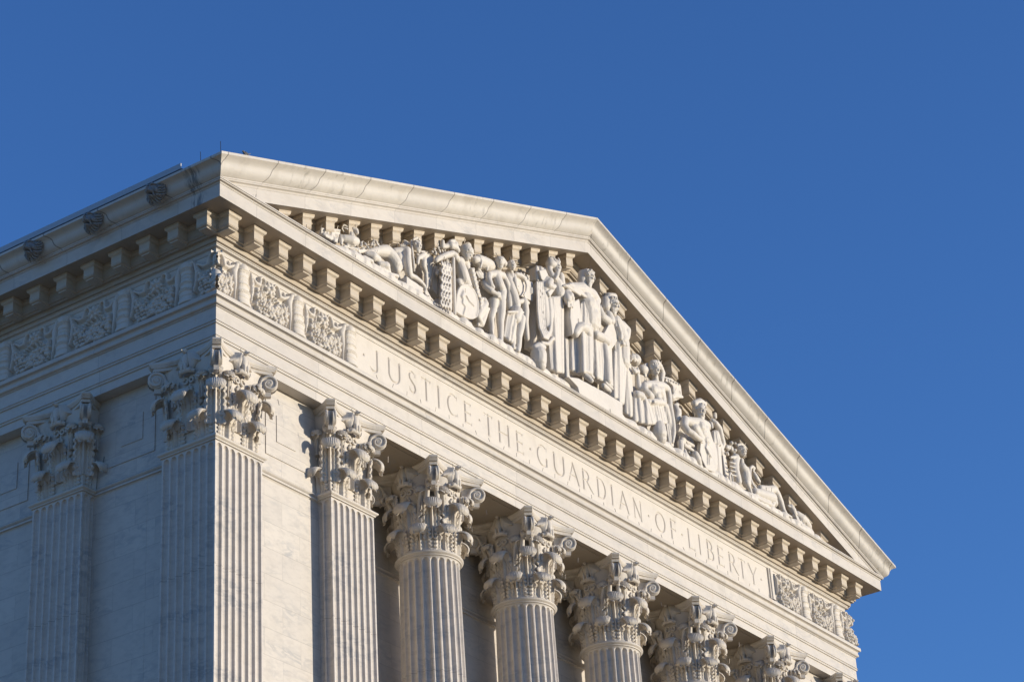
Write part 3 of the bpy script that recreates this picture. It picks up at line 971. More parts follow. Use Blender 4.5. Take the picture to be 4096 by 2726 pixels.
# eagle on the middle of each abacus side, with perch roll and helices
g = Geo()
g.ell((0, -.27, 1.62), (.085, .085, .17)); g.ell((.01, -.33, 1.81), (.045, .06, .05)); g.ell((.01, -.39, 1.80), (.018, .04, .018))
g.ell((-.04, -.33, 1.48), (.035, .04, .09)); g.ell((.04, -.33, 1.48), (.035, .04, .09))
for sg in (-1, 1):
    for k in range(9):
        t = k / 8
        g.tube([(sg * (.06 + .016 * k), -.27 + .012 * k, 1.80 - .03 * (t - .4) ** 2), (sg * (.10 + .022 * k), -.29 + .012 * k, 1.66 - .01 * k), (sg * (.10 + .012 * k), -.25 + .015 * k, 1.44 + .015 * k)], [.024, .034, .012], 7)
g.tube([(-.17, -.22, 1.40), (-.08, -.30, 1.415), (.08, -.30, 1.415), (.17, -.22, 1.40)], [.045, .05, .05, .045], 10)
for k in range(10):
    g.ell((-.14 + .031 * k, -.30, 1.42), (.012, .03, .05), None, 8, 6)
for sg in (-1, 1):
    pts = [(sg * .24, -.02, .95), (sg * .20, -.06, 1.12), (sg * .15, -.12, 1.26)]
    for a in np.linspace(math.radians(150), math.radians(150 - 470), 22):
        fr_ = (math.radians(150) - a) / math.radians(470)
        r = .085 * (1 - .8 * fr_)
        pts.append((sg * (.085 - r * math.cos(a)), -.17 - .04 * fr_, 1.27 + r * math.sin(a)))
    g.tube(pts, [.03] * 3 + [.028 - .012 * i / 21 for i in range(22)], 7)
g.ell((0, -.10, 1.20), (.06, .07, .10)); 
for k in range(6):
    a = k * math.pi / 3
    g.ell((.06 * math.cos(a), -.17, 1.10 + .05 * math.sin(a)), (.03, .03, .04), None, 8, 6)
o = g.obj('carved_eagle', M_CAP, None, True, 50); EAG = o.data; bpy.data.objects.remove(o)

# stems and small curls on the bell between the leaves
g = Geo()
for sg in (-1, 1):
    g.tube([(sg * .20, -.015, .45), (sg * .24, -.03, .80), (sg * .30, -.06, 1.05), (sg * .37, -.10, 1.25)], [.03, .035, .045, .05], 8)
    for z in (.62, .78, .92):
        g.ell((sg * .27, -.03, z), (.055, .03, .06), None, 9, 6)
        g.ell((sg * .17, -.03, z - .05), (.035, .025, .05), None, 9, 6)
o = g.obj('stem', M_CAP, None, True, 50); STM = o.data; bpy.data.objects.remove(o)

def abacus_geo():
    a, cc = .875, .115
    prof_ = [(-.30, 21.26 + 1.60), (-.04, 21.26 + 1.625), (-.035, 21.26 + 1.66), (-.055, 21.26 + 1.668)] + scurve((-.05, 21.26 + 1.67), (-.012, 21.26 + 1.715), .18, 5) + [(-.012, 21.26 + 1.722), (.0, 21.26 + 1.725), (.0, 21.26 + 1.735)] + arc((.004, 21.26 + 1.74), (.012, 21.26 + 1.798), -.2, 4) + [(.008, 23.064), (-.3, 23.066)]
    def plan(o):
        pts = []
        R_ = a + o
        for f in range(4):
            ca, sa = math.cos(f * math.pi / 2), math.sin(f * math.pi / 2)
            for u in np.linspace(-1, 1, 21):
                x = u * (R_ - cc)
                y = -(R_ - .215 * (1 - abs(u) ** 2.2))
                pts.append((ca * x - sa * y, sa * x + ca * y))
        return pts
    g = Geo()
    P = np.array([[(x, y, z) for x, y in plan(o)] for o, z in prof_])
    g.grid(P, close=True)
    return g
o = abacus_geo().obj('abacus', M_CAP, None, True, 35); ABA = o.data; bpy.data.objects.remove(o)

def bell(kind):
    g = Geo()
    Zs = [21.262, 21.30, 21.34, 21.9, 22.3, 22.6, 22.8, 22.90]
    if kind == 'round':
        rs = [.61, .61, .59, .60, .62, .66, .70, .72]
        P = np.array([[(r * math.cos(b), r * math.sin(b), z) for b in np.arange(48) * 2 * math.pi / 48] for r, z in zip(rs, Zs)])
    else:
        rs = [.625, .625, .60, .60, .61, .63, .66, .67]
        def sq(r):
            c_ = [(-r, -r), (r, -r), (r, r), (-r, r)]
            return c_
        P = np.array([[(x, y, z) for x, y in sq(r)] for r, z in zip(rs, Zs)])
    g.grid(P, close=True)
    o = g.obj('capital', M_CAP, None, kind == 'round', 40)
    me = o.data; bpy.data.objects.remove(o)
    return me
BELL = {'round': bell('round'), 'square': bell('square')}

def part(name, me, parent, loc, rz):
    o = bpy.data.objects.new(name, me)
    COL.objects.link(o)
    o.parent = parent; o.location = loc; o.rotation_euler = (0, 0, rz)
    return o

def capital(kind, parent, faces, corners, lowsides=None):
    """faces: list of 0..3 (front=0, right=1, back=2, left=3); corners i = between face i and i+1"""
    cap = part('capital', BELL[kind], parent, (0, 0, 0), 0)
    zb = 21.265
    for f in faces:
        a = f * math.pi / 2
        def P_(u, out):       # position on face f at tangential u
            ca, sa = math.cos(a), math.sin(a)
            return (ca * u + sa * out, sa * u - ca * out, zb)
        if kind == 'round':
            for k in (-1, 1):
                b = a + k * math.radians(22.5)
                part('acanthus_leaf', leaf_me['low'], cap, (math.sin(b) * .565, -math.cos(b) * .565, zb), b)
            part('acanthus_leaf', leaf_me['upc'], cap, (math.sin(a) * .56, -math.cos(a) * .56, zb), a)
        else:
            for k in (-1, 1):
                part('acanthus_leaf', leaf_me['low'], cap, P_(k * .325, .60), a)
            part('acanthus_leaf', leaf_me['upc'], cap, P_(0, .60), a)
        part('stem', STM, cap, P_(0, .575 if kind == 'round' else .60), a)
        part('carved_eagle', EAG, cap, P_(0, .47), a)
        for k in (-1, 1):
            o_ = part('acanthus_leaf', leaf_me['sml'], cap, P_(k * .30, .585), a + k * .35)
    for c in corners:
        b = c * math.pi / 2 + math.pi / 4
        r = .575 if kind == 'round' else .80
        part('acanthus_leaf', leaf_me['cor'], cap, (math.sin(b) * r, -math.cos(b) * r, zb), b)
        part('volute', VOL, cap, (math.sin(b) * .70, -math.cos(b) * .70, zb), b)
        for k in (-1, 1):
            b2 = b + k * math.radians(17)
            r2 = .66 if kind == 'round' else .72
            part('acanthus_leaf', leaf_me['sml'], cap, (math.sin(b2) * r2, -math.cos(b2) * r2, zb + .02), b2)
        part('acanthus_leaf', leaf_me['vlf'], cap, (math.sin(b) * .58, -math.cos(b) * .58, zb), b)
    part('abacus', ABA, cap, (0, 0, 0), 0)
    return cap

used_shaft = {}
def support(kind, cx, cy, label, faces, corners, group):
    name = 'fluted_column' if kind == 'round' else 'fluted_pilaster'
    t = empty(name, label, 'column' if kind == 'round' else 'pilaster', (cx, cy, 0), group)
    for src, nm in (((SH_R if kind == 'round' else SH_S), 'shaft'), ((AS_R if kind == 'round' else AS_S), 'necking')):
        if src.name not in used_shaft:
            used_shaft[src.name] = 1; src.parent = t
        else:
            o = src.copy(); COL.objects.link(o); o.parent = t
    g = Geo()
    if kind == 'round':
        P = np.array([[(r * math.cos(a), r * math.sin(a), z) for a in np.arange(40) * 2 * math.pi / 40] for r, z in ((.90, 9.603), (.90, 9.75), (.86, 9.78), (.80, 9.80), (.78, 9.86), (.76, 9.90), (.76, 9.97), (.70, 10.02))])
    else:
        P = np.array([[(r * x, r * y, z) for x, y in ((-1, -1), (1, -1), (1, 1), (-1, 1))] for r, z in ((.80, 9.603), (.80, 9.75), (.76, 9.78), (.72, 9.86), (.70, 9.97), (.66, 10.02))])
    g.grid(P, close=True)
    g.obj('base', M_SHAFT, t, kind == 'round')
    capital(kind, t, faces, corners)
    return t
PX = [0.605 + 3.2557 * k for k in range(8)]
CY = 0.605
support('square', PX[0], CY, 'corner pilaster of the facade, one side in sun and one in shade', [0, 3], [3, 0, 2], 'marble supports of the facade')
support('square', PX[1], CY, 'sunlit pilaster beside the first porch opening, left of the round columns', [0, 1, 3], [3, 0, 1], 'marble supports of the facade')
names = ['round fluted column nearest the camera, next to the square pilaster', 'second round fluted column, below the letters THE',
         'third round fluted column, below the word GUARDIAN', 'fourth and farthest round fluted column, below the word LIBERTY']
for k in range(4):
    support('round', PX[2 + k], 0.625, names[k], [0, 1, 2, 3], [0, 1, 2, 3], 'marble supports of the facade')
support('square', PX[6], CY, 'far square pilaster right of the last round column, its capital at the bottom edge', [0, 1, 3], [3, 0, 1], 'marble supports of the facade')
support('square', PX[7], CY, 'farthest corner pilaster, only the top of its capital showing at the right', [0, 1], [3, 0, 1], 'marble supports of the facade')
support('square', CY, 0.605 + 3.2557, 'shaded pilaster on the side wall at the left edge', [3, 0], [3, 2], 'marble supports of the side wall')

# ------------------------------------------------------------------ lion heads, rods, bird
def lion():
    g = Geo()     # -x is outwards
    g.ell((-.02, 0, 0), (.09, .15, .17))
    g.ell((-.08, 0, .03), (.08, .095, .11)); g.ell((-.13, 0, -.025), (.075, .05, .045)); g.ell((-.19, 0, -.005), (.022, .03, .02))
    g.ell((-.11, 0, -.12), (.06, .045, .022))
    for sg in (-1, 1):
        g.tube([(-.10, sg * .09, .075), (-.15, sg * .05, .085), (-.155, sg * .015, .06)], [.016, .022, .016], 7)
        g.ell((-.03, sg * .115, .145), (.035, .038, .042)); g.ell((-.145, sg * .036, -.05), (.05, .033, .030))
        g.tube([(-.13, sg * .05, -.07), (-.10, sg * .055, -.12)], [.014, .014], 6)
        g.ell((-.08, sg * .085, -.02), (.05, .035, .055))
    r = random.Random(3)
    for ring, (r0, n) in enumerate(((.13, 18), (.165, 24))):
        for k in range(n):
            a = (k + .5 * ring) / n * 2 * math.pi
            if ring == 0 and math.cos(a) > .5: continue
            rr_ = r0 * r.uniform(.9, 1.1)
            g.tube([(-.085 + .03 * ring, .8 * rr_ * math.sin(a), .9 * rr_ * math.cos(a)), (-.06 + .03 * ring, 1.08 * rr_ * math.sin(a + .12), 1.15 * rr_ * math.cos(a + .12)), (-.01, 1.2 * rr_ * math.sin(a + .3), 1.3 * rr_ * math.cos(a + .3))], [.015, .022, .006], 6)
    return g
L0 = lion().obj('lion_head', M_LION, B, True, 60)
L0.location = (-.86, .72, 26.185); L0.scale = (1.5, 1.15, 1.15)
L0['group'] = 'lion heads on the side gutter'
for y in (2.34, 3.93, 5.52):
    o = L0.copy(); COL.objects.link(o); o.location = (-.86, y, 26.185)
for (x, y, z, hgt) in ((-.93, -.42, 26.36, .25), (-.96, -.94, 26.36, .25)):
    g = Geo(); g.tube([(x, y, z), (x - .0, y + .01, z + hgt)], .006, 6)
    o = g.obj('lightning_rod', M_ROD, B)
# small bird
bt = empty('bird', 'small dark bird perched on the top edge of the sunlit raking cornice', 'bird', (-.26, -.93, 26.612)); bt.scale = (.8, .8, .8)
g = Geo()
g.ell((0, 0, .075), (.075, .036, .04), Euler((0, .25, 0)))
g.ell((-.065, 0, .105), (.030, .026, .027)); g.tube([(-.085, 0, .108), (-.125, 0, .104)], [.010, .002], 6)
g.tube([(.05, 0, .075), (.11, 0, .11), (.18, 0, .165)], [.022, .016, .010], 7)
g.tube([(.0, .012, .045), (.0, .012, .0)], .005, 5); g.tube([(.01, -.012, .045), (.01, -.012, .0)], .005, 5)
g.obj('body', plain('bird_feathers', (.16, .15, .15), .8), bt, True)
g = Geo(); g.ell((.02, -.032, .085), (.07, .012, .026), Euler((0, .2, 0))); g.ell((.02, .032, .085), (.07, .012, .026), Euler((0, .2, 0)))
g.obj('wing', plain('bird_wing', (.09, .09, .09), .8), bt, True)


# ------------------------------------------------------------------ pediment sculpture
STATUES = [["animal_statue","crouching carved beast with a raised snout, leftmost carving in the pediment","statue",[["body",[["c",[[3.335,-0.4,26.631,0.092],[3.487,-0.45,26.641,0.117],[3.663,-0.43,26.707,0.093]]],
["c",[[3.591,-0.42,26.6,0.064],[3.411,-0.4,26.499,0.044]]],
["c",[[3.581,-0.38,26.826,0.087],[3.581,-0.35,26.887,0.054],[3.579,-0.32,26.937,0.034]]],
["c",[[3.63,-0.4,26.987,0.049],[3.687,-0.43,26.972,0.056],[3.687,-0.46,26.901,0.039]]],
["c",[[3.506,-0.38,26.969,0.029],[3.424,-0.36,26.999,0.025],[3.382,-0.35,26.994,0.019]]],
["c",[[3.413,-0.43,26.879,0.022],[3.344,-0.4,26.889,0.02]]],
["c",[[3.38,-0.34,26.968,0.019],[3.376,-0.32,26.905,0.02],[3.442,-0.32,26.866,0.019]]],
["c",[[3.202,-0.5,26.379,0.025],[3.378,-0.52,26.391,0.023],[3.582,-0.52,26.471,0.024]]],
["c",[[3.255,-0.38,26.681,0.034],[3.239,-0.4,26.55,0.043],[3.224,-0.42,26.458,0.034]]]]]]],
["draped_rock","cloth-draped block left of the crouching beast","carving",[["body",[["b",[[2.69,26.585],[2.682,26.528],[2.674,26.471],[3.23,26.525],[3.247,26.664],[3.265,26.803]],-0.353,-0.163],
["c",[[2.763,-0.313,26.631,0.023],[2.756,-0.313,26.571,0.027],[2.746,-0.313,26.511,0.031]]],
["c",[[2.798,-0.324,26.639,0.027],[2.775,-0.324,26.566,0.025],[2.779,-0.324,26.506,0.027]]],
["c",[[2.786,-0.371,26.612,0.027],[2.775,-0.371,26.538,0.026],[2.766,-0.371,26.465,0.032]]],
["c",[[2.86,-0.35,26.651,0.027],[2.853,-0.35,26.572,0.027],[2.838,-0.35,26.489,0.033]]],
["c",[[2.875,-0.376,26.644,0.026],[2.851,-0.376,26.551,0.027],[2.852,-0.376,26.469,0.028]]],
["c",[[2.949,-0.356,26.682,0.024],[2.947,-0.356,26.592,0.028],[2.924,-0.356,26.493,0.034]]],
["c",[[2.965,-0.381,26.676,0.023],[2.964,-0.381,26.58,0.029],[2.939,-0.381,26.474,0.03]]],
["c",[[3.007,-0.386,26.689,0.02],[3.004,-0.386,26.586,0.024],[2.979,-0.386,26.474,0.027]]],
["c",[[3.062,-0.38,26.713,0.025],[3.045,-0.38,26.597,0.025],[3.032,-0.38,26.483,0.03]]],
["c",[[3.15,-0.349,26.761,0.025],[3.13,-0.349,26.637,0.027],[3.118,-0.349,26.518,0.035]]],
["c",[[3.201,-0.346,26.782,0.027],[3.197,-0.346,26.658,0.031],[3.168,-0.346,26.524,0.032]]],
["c",[[3.295,-0.311,26.835,0.028],[3.288,-0.311,26.703,0.03],[3.26,-0.311,26.563,0.031]]],
["c",[[2.68,-0.35,26.591,0.022],[2.936,-0.38,26.684,0.022],[3.206,-0.4,26.768,0.023]]],
["c",[[2.701,-0.3,26.562,0.022],[2.687,-0.3,26.498,0.025]]],
["b",[[2.655,26.46],[2.654,26.44],[2.654,26.421],[3.102,26.436],[3.117,26.487],[3.132,26.537]],-0.411,-0.241],
["c",[[2.695,-0.403,26.472,0.025],[2.702,-0.403,26.455,0.029],[2.692,-0.403,26.429,0.031]]],
["c",[[2.731,-0.421,26.464,0.022],[2.711,-0.421,26.432,0.029],[2.725,-0.421,26.414,0.03]]],
["c",[[2.785,-0.426,26.47,0.022],[2.766,-0.426,26.435,0.023],[2.775,-0.426,26.412,0.029]]],
["c",[[2.857,-0.416,26.489,0.02],[2.832,-0.416,26.448,0.024],[2.843,-0.416,26.423,0.033]]],
["c",[[2.907,-0.423,26.491,0.025],[2.886,-0.423,26.449,0.022],[2.89,-0.423,26.418,0.03]]],
["c",[[3.0,-0.397,26.526,0.026],[2.971,-0.397,26.477,0.023],[2.979,-0.397,26.445,0.026]]],
["c",[[3.026,-0.424,26.51,0.021],[3.027,-0.424,26.472,0.029],[3.002,-0.424,26.422,0.029]]],
["c",[[3.11,-0.405,26.538,0.026],[3.085,-0.405,26.485,0.027],[3.082,-0.405,26.441,0.033]]]]]]],
["carved_foliage","heap of carved leaves with rusty stains beside the reclining man's feet","carving",[["body",[["c",[[3.86,-0.35,26.756,0.01],[3.841,-0.43,26.756,0.03],[3.861,-0.48,26.785,0.01]]],
["c",[[4.042,-0.35,26.895,0.01],[3.978,-0.43,26.787,0.031],[3.953,-0.48,26.708,0.01]]],
["c",[[4.218,-0.35,26.845,0.01],[4.173,-0.43,26.863,0.031],[4.166,-0.48,26.91,0.01]]],
["c",[[4.276,-0.35,26.92,0.01],[4.231,-0.43,26.938,0.031],[4.225,-0.48,26.985,0.01]]],
["c",[[3.803,-0.35,26.692,0.01],[3.739,-0.43,26.584,0.03],[3.714,-0.48,26.505,0.01]]],
["c",[[3.857,-0.35,26.686,0.01],[3.838,-0.43,26.686,0.03],[3.858,-0.48,26.715,0.01]]],
["c",[[4.122,-0.35,26.852,0.01],[4.058,-0.43,26.744,0.031],[4.033,-0.48,26.665,0.01]]],
["c",[[3.714,-0.35,26.487,0.01],[3.669,-0.43,26.504,0.03],[3.662,-0.48,26.55,0.01]]],
["c",[[4.301,-0.35,26.852,0.01],[4.255,-0.43,26.87,0.031],[4.249,-0.48,26.917,0.01]]],
["c",[[3.924,-0.35,26.657,0.01],[3.905,-0.43,26.657,0.03],[3.925,-0.48,26.686,0.01]]],
["c",[[4.408,-0.35,27.097,0.01],[4.343,-0.43,26.988,0.031],[4.317,-0.48,26.908,0.01]]],
["c",[[4.462,-0.35,27.061,0.01],[4.397,-0.43,26.952,0.031],[4.371,-0.48,26.872,0.01]]],
["c",[[3.595,-0.35,26.551,0.01],[3.532,-0.43,26.444,0.03],[3.507,-0.48,26.366,0.01]]],
["c",[[3.598,-0.4,26.495,0.044],[3.802,-0.4,26.545,0.049],[4.036,-0.38,26.675,0.044]]],
["c",[[3.762,-0.43,26.477,0.034],[3.789,-0.46,26.4,0.034]]]]]]],
["reclining_man_statue","reclining bearded man with long hair propping himself on one arm, left of the fasces","statue",[["body",[["c",[[4.048,-0.4,26.585,0.07],[4.177,-0.46,26.569,0.108],[4.316,-0.48,26.573,0.071]]],
["c",[[4.076,-0.38,26.634,0.065],[4.455,-0.38,26.849,0.119],[4.736,-0.36,26.97,0.149],[4.875,-0.38,26.904,0.15],[4.982,-0.4,26.775,0.15],[5.005,-0.42,26.639,0.089]]],
["c",[[3.871,-0.46,26.416,0.054],[4.078,-0.5,26.403,0.049]]],
["c",[[4.366,-0.48,26.468,0.076],[4.508,-0.52,26.475,0.099],[4.6,-0.52,26.388,0.054]]],
["c",[[4.143,-0.5,26.344,0.044],[4.391,-0.52,26.337,0.044],[4.668,-0.52,26.358,0.039],[4.892,-0.52,26.405,0.044]]],
["c",[[4.736,-0.3,27.112,0.055],[4.987,-0.3,27.103,0.066],[5.21,-0.3,27.051,0.056]]],
["c",[[5.053,-0.35,27.106,0.09],[5.225,-0.4,27.162,0.106],[5.293,-0.48,27.192,0.094],[5.244,-0.52,27.05,0.086],[5.243,-0.52,26.855,0.093],[5.302,-0.5,26.68,0.086],[5.362,-0.5,26.616,0.062]]],
["c",[[5.14,-0.36,26.99,0.135],[5.195,-0.36,26.835,0.12],[5.018,-0.36,26.669,0.12]]],
["c",[[5.32,-0.5,26.628,0.065],[5.506,-0.52,26.626,0.059],[5.676,-0.52,26.609,0.049],[5.802,-0.52,26.558,0.04],[5.839,-0.52,26.469,0.037]]],
["c",[[5.794,-0.52,26.436,0.018],[5.839,-0.53,26.347,0.013],[5.893,-0.52,26.314,0.01]]],
["c",[[5.825,-0.52,26.449,0.018],[5.896,-0.53,26.353,0.013],[5.98,-0.52,26.321,0.01]]],
["c",[[5.856,-0.52,26.462,0.018],[5.952,-0.53,26.359,0.013],[6.066,-0.52,26.327,0.01]]],
["c",[[5.887,-0.52,26.475,0.018],[6.008,-0.53,26.364,0.013],[6.153,-0.52,26.334,0.01]]],
["c",[[5.906,-0.44,27.233,0.077],[5.926,-0.42,27.129,0.073],[6.032,-0.4,27.031,0.047],[6.068,-0.38,26.843,0.044],[6.058,-0.38,26.689,0.037]]],
["c",[[5.97,-0.4,27.413,0.065],[5.705,-0.46,27.199,0.043],[5.675,-0.46,27.065,0.04]]],
["h",[5.597,-0.52,27.416],0.094,[0.05,-0.97,-0.15],1,0.8,0],
["c",[[5.514,-0.44,27.531,0.032],[5.479,-0.48,27.274,0.029],[5.455,-0.52,27.022,0.026],[5.473,-0.52,26.775,0.021]]],
["c",[[5.637,-0.4,27.631,0.032],[5.746,-0.42,27.718,0.032],[5.874,-0.42,27.683,0.026]]],
["c",[[5.461,-0.3,27.546,0.047],[5.541,-0.32,27.529,0.05],[5.412,-0.3,27.449,0.047]]],
["c",[[5.323,-0.3,27.379,0.046],[5.387,-0.35,27.388,0.04]]],
["c",[[5.746,-0.4,27.3,0.056],[5.874,-0.4,27.265,0.056]]]]],
["shield",[["b",[[5.997,27.57],[6.176,27.641],[6.437,27.602],[6.466,27.537],[6.363,27.142],[6.247,26.716],[6.173,26.744],[6.236,27.209],[6.183,27.399],[6.079,27.476]],-0.32,-0.2],
["c",[[6.135,-0.35,27.611,0.011],[6.37,-0.36,27.557,0.012],[6.41,-0.36,27.49,0.012],[6.311,-0.36,27.09,0.012],[6.204,-0.36,26.698,0.012]]]]],
["plinth",[["b",[[5.15,26.503],[5.701,26.471],[5.668,26.294],[5.476,26.287],[5.137,26.261]],-0.56,-0.21]]]]],
["soldier_statue","helmeted soldier leaning behind an oval shield and gripping a staff","statue",[["body",[["h",[7.35,-0.52,28.017],0.128,[0.62,-0.62,-0.45],0,0,1],
["c",[[7.572,-0.4,28.332,0.095],[7.47,-0.4,28.193,0.141],[7.53,-0.42,28.15,0.138]]],
["c",[[7.361,-0.36,28.145,0.042],[7.369,-0.38,28.017,0.042],[7.373,-0.46,27.988,0.036]]],
["c",[[7.214,-0.4,27.817,0.094],[7.378,-0.4,27.888,0.11],[7.516,-0.38,27.863,0.097]]],
["c",[[7.259,-0.38,27.751,0.125],[7.309,-0.4,27.58,0.14],[7.392,-0.38,27.438,0.148],[7.525,-0.36,27.348,0.125]]],
["c",[[7.485,-0.4,27.81,0.076],[7.61,-0.4,27.678,0.076],[7.663,-0.4,27.484,0.067],[7.699,-0.4,27.376,0.051]]],
["c",[[7.064,-0.46,27.791,0.079],[6.849,-0.52,27.782,0.075],[6.617,-0.52,27.65,0.074],[6.37,-0.48,27.466,0.067],[6.327,-0.46,27.409,0.063]]],
["c",[[6.776,-0.54,27.758,0.064],[6.882,-0.56,27.751,0.068],[6.901,-0.56,27.697,0.048]]],
["c",[[7.244,-0.35,27.324,0.093],[7.384,-0.32,27.165,0.109],[7.574,-0.3,26.946,0.125],[7.672,-0.3,26.757,0.093]]]]],
["staff",[["c",[[6.831,-0.54,27.659,0.041],[6.809,-0.54,27.069,0.041],[6.78,-0.54,26.318,0.041]]],
["c",[[6.795,-0.52,27.959,0.084],[6.955,-0.52,27.999,0.075],[7.04,-0.52,27.943,0.058]]],
["c",[[6.587,-0.46,27.983,0.051],[6.578,-0.46,27.856,0.051],[6.712,-0.48,27.923,0.057],[6.83,-0.5,28.076,0.051],[6.947,-0.5,28.143,0.048],[7.005,-0.52,28.067,0.051]]],
["c",[[6.289,-0.4,27.629,0.035]]],
["c",[[6.362,-0.4,27.722,0.035]]],
["c",[[6.424,-0.4,27.673,0.035]]],
["c",[[6.501,-0.4,27.83,0.035]]],
["c",[[6.541,-0.4,27.77,0.035]]],
["c",[[6.612,-0.4,27.832,0.035]]],
["c",[[6.484,-0.4,27.899,0.035]]],
["c",[[6.398,-0.4,27.616,0.035]]],
["c",[[6.56,-0.4,27.717,0.035]]],
["c",[[6.653,-0.4,27.789,0.035]]],
["c",[[6.724,-0.4,27.851,0.035]]],
["c",[[6.841,-0.4,27.917,0.035]]]]],
["oval_shield",[["b",[[6.979,27.035],[7.011,27.069],[7.046,27.099],[7.082,27.126],[7.122,27.149],[7.166,27.171],[7.213,27.19],[7.261,27.204],[7.306,27.212],[7.348,27.212],[7.389,27.206],[7.427,27.194],[7.461,27.178],[7.492,27.157],[7.519,27.131],[7.544,27.102],[7.565,27.069],[7.584,27.033],[7.6,26.994],[7.612,26.952],[7.619,26.908],[7.622,26.863],[7.62,26.815],[7.614,26.767],[7.603,26.719],[7.589,26.671],[7.57,26.621],[7.547,26.574],[7.52,26.533],[7.491,26.501],[7.458,26.474],[7.42,26.451],[7.377,26.429],[7.326,26.409],[7.268,26.392],[7.208,26.377],[7.149,26.366],[7.091,26.357],[7.033,26.351],[6.977,26.348],[6.926,26.349],[6.879,26.351],[6.834,26.354],[6.798,26.365],[6.775,26.391],[6.772,26.438],[6.782,26.501],[6.8,26.57],[6.816,26.633],[6.829,26.691],[6.842,26.748],[6.858,26.803],[6.877,26.855],[6.899,26.905],[6.923,26.952],[6.95,26.996]],-0.58,-0.51],
["c",[[6.964,-0.59,27.017,0.015],[7.107,-0.59,27.131,0.015],[7.291,-0.59,27.194,0.015],[7.446,-0.59,27.16,0.015],[7.55,-0.59,27.051,0.015],[7.6,-0.59,26.897,0.015],[7.584,-0.59,26.708,0.015],[7.506,-0.59,26.524,0.015]]],
["c",[[7.079,-0.6,26.948,0.019],[7.0,-0.6,26.794,0.032],[7.12,-0.6,26.905,0.021],[7.186,-0.6,26.887,0.021]]],
["c",[[7.045,-0.6,26.798,0.027],[7.023,-0.6,26.652,0.019],[7.119,-0.6,26.602,0.016],[7.035,-0.6,26.387,0.013]]],
["c",[[7.185,-0.6,26.871,0.024],[7.268,-0.6,26.8,0.016],[7.422,-0.6,26.758,0.013]]]]]]],
["laurel_bundle_carving","upright rod bundle wrapped in overlapping carved leaves, left of the staff","carving",[["body",[["c",[[6.775,-0.4,27.626,0.078],[6.72,-0.42,27.38,0.102],[6.658,-0.44,27.042,0.123],[6.608,-0.46,26.711,0.135],[6.555,-0.48,26.351,0.134]]],
["c",[[6.448,-0.52,27.448,0.011],[6.403,-0.55,27.377,0.029],[6.365,-0.575,27.299,0.018]]],
["c",[[6.542,-0.52,27.467,0.011],[6.497,-0.55,27.397,0.029],[6.458,-0.575,27.319,0.019]]],
["c",[[6.636,-0.52,27.487,0.011],[6.591,-0.55,27.416,0.029],[6.552,-0.575,27.338,0.019]]],
["c",[[6.731,-0.52,27.506,0.011],[6.685,-0.55,27.436,0.029],[6.646,-0.575,27.357,0.019]]],
["c",[[6.469,-0.532,27.358,0.011],[6.424,-0.562,27.287,0.029],[6.385,-0.587,27.21,0.018]]],
["c",[[6.563,-0.532,27.377,0.011],[6.518,-0.562,27.307,0.029],[6.479,-0.587,27.229,0.019]]],
["c",[[6.657,-0.532,27.396,0.011],[6.612,-0.562,27.326,0.029],[6.573,-0.587,27.248,0.019]]],
["c",[[6.751,-0.532,27.416,0.011],[6.706,-0.562,27.345,0.029],[6.667,-0.587,27.267,0.019]]],
["c",[[6.394,-0.544,27.227,0.011],[6.349,-0.574,27.157,0.029],[6.311,-0.599,27.079,0.018]]],
["c",[[6.488,-0.544,27.246,0.011],[6.443,-0.574,27.176,0.029],[6.404,-0.599,27.098,0.018]]],
["c",[[6.582,-0.544,27.265,0.011],[6.537,-0.574,27.195,0.029],[6.498,-0.599,27.117,0.018]]],
["c",[[6.676,-0.544,27.284,0.011],[6.631,-0.574,27.214,0.029],[6.591,-0.599,27.136,0.019]]],
["c",[[6.415,-0.556,27.137,0.011],[6.37,-0.586,27.067,0.029],[6.331,-0.611,26.99,0.018]]],
["c",[[6.508,-0.556,27.156,0.011],[6.463,-0.586,27.086,0.029],[6.424,-0.611,27.008,0.018]]],
["c",[[6.602,-0.556,27.175,0.011],[6.557,-0.586,27.105,0.029],[6.518,-0.611,27.027,0.018]]],
["c",[[6.696,-0.556,27.194,0.011],[6.651,-0.586,27.124,0.029],[6.612,-0.611,27.046,0.019]]],
["c",[[6.34,-0.568,27.007,0.011],[6.296,-0.598,26.937,0.029],[6.257,-0.623,26.86,0.018]]],
["c",[[6.434,-0.568,27.025,0.011],[6.389,-0.598,26.956,0.029],[6.35,-0.623,26.879,0.018]]],
["c",[[6.527,-0.568,27.044,0.011],[6.482,-0.598,26.975,0.029],[6.443,-0.623,26.897,0.018]]],
["c",[[6.621,-0.568,27.063,0.011],[6.576,-0.598,26.993,0.029],[6.537,-0.623,26.916,0.018]]],
["c",[[6.361,-0.58,26.917,0.011],[6.316,-0.61,26.848,0.029],[6.277,-0.635,26.771,0.018]]],
["c",[[6.454,-0.58,26.936,0.011],[6.409,-0.61,26.866,0.029],[6.37,-0.635,26.79,0.018]]],
["c",[[6.548,-0.58,26.955,0.011],[6.502,-0.61,26.885,0.029],[6.464,-0.635,26.808,0.018]]],
["c",[[6.641,-0.58,26.973,0.011],[6.596,-0.61,26.904,0.029],[6.557,-0.635,26.827,0.018]]],
["c",[[6.287,-0.592,26.788,0.011],[6.242,-0.622,26.719,0.029],[6.203,-0.647,26.642,0.018]]],
["c",[[6.38,-0.592,26.806,0.011],[6.335,-0.622,26.737,0.029],[6.296,-0.647,26.661,0.018]]],
["c",[[6.473,-0.592,26.825,0.011],[6.428,-0.622,26.756,0.029],[6.389,-0.647,26.679,0.018]]],
["c",[[6.566,-0.592,26.843,0.011],[6.521,-0.622,26.774,0.029],[6.482,-0.647,26.697,0.018]]],
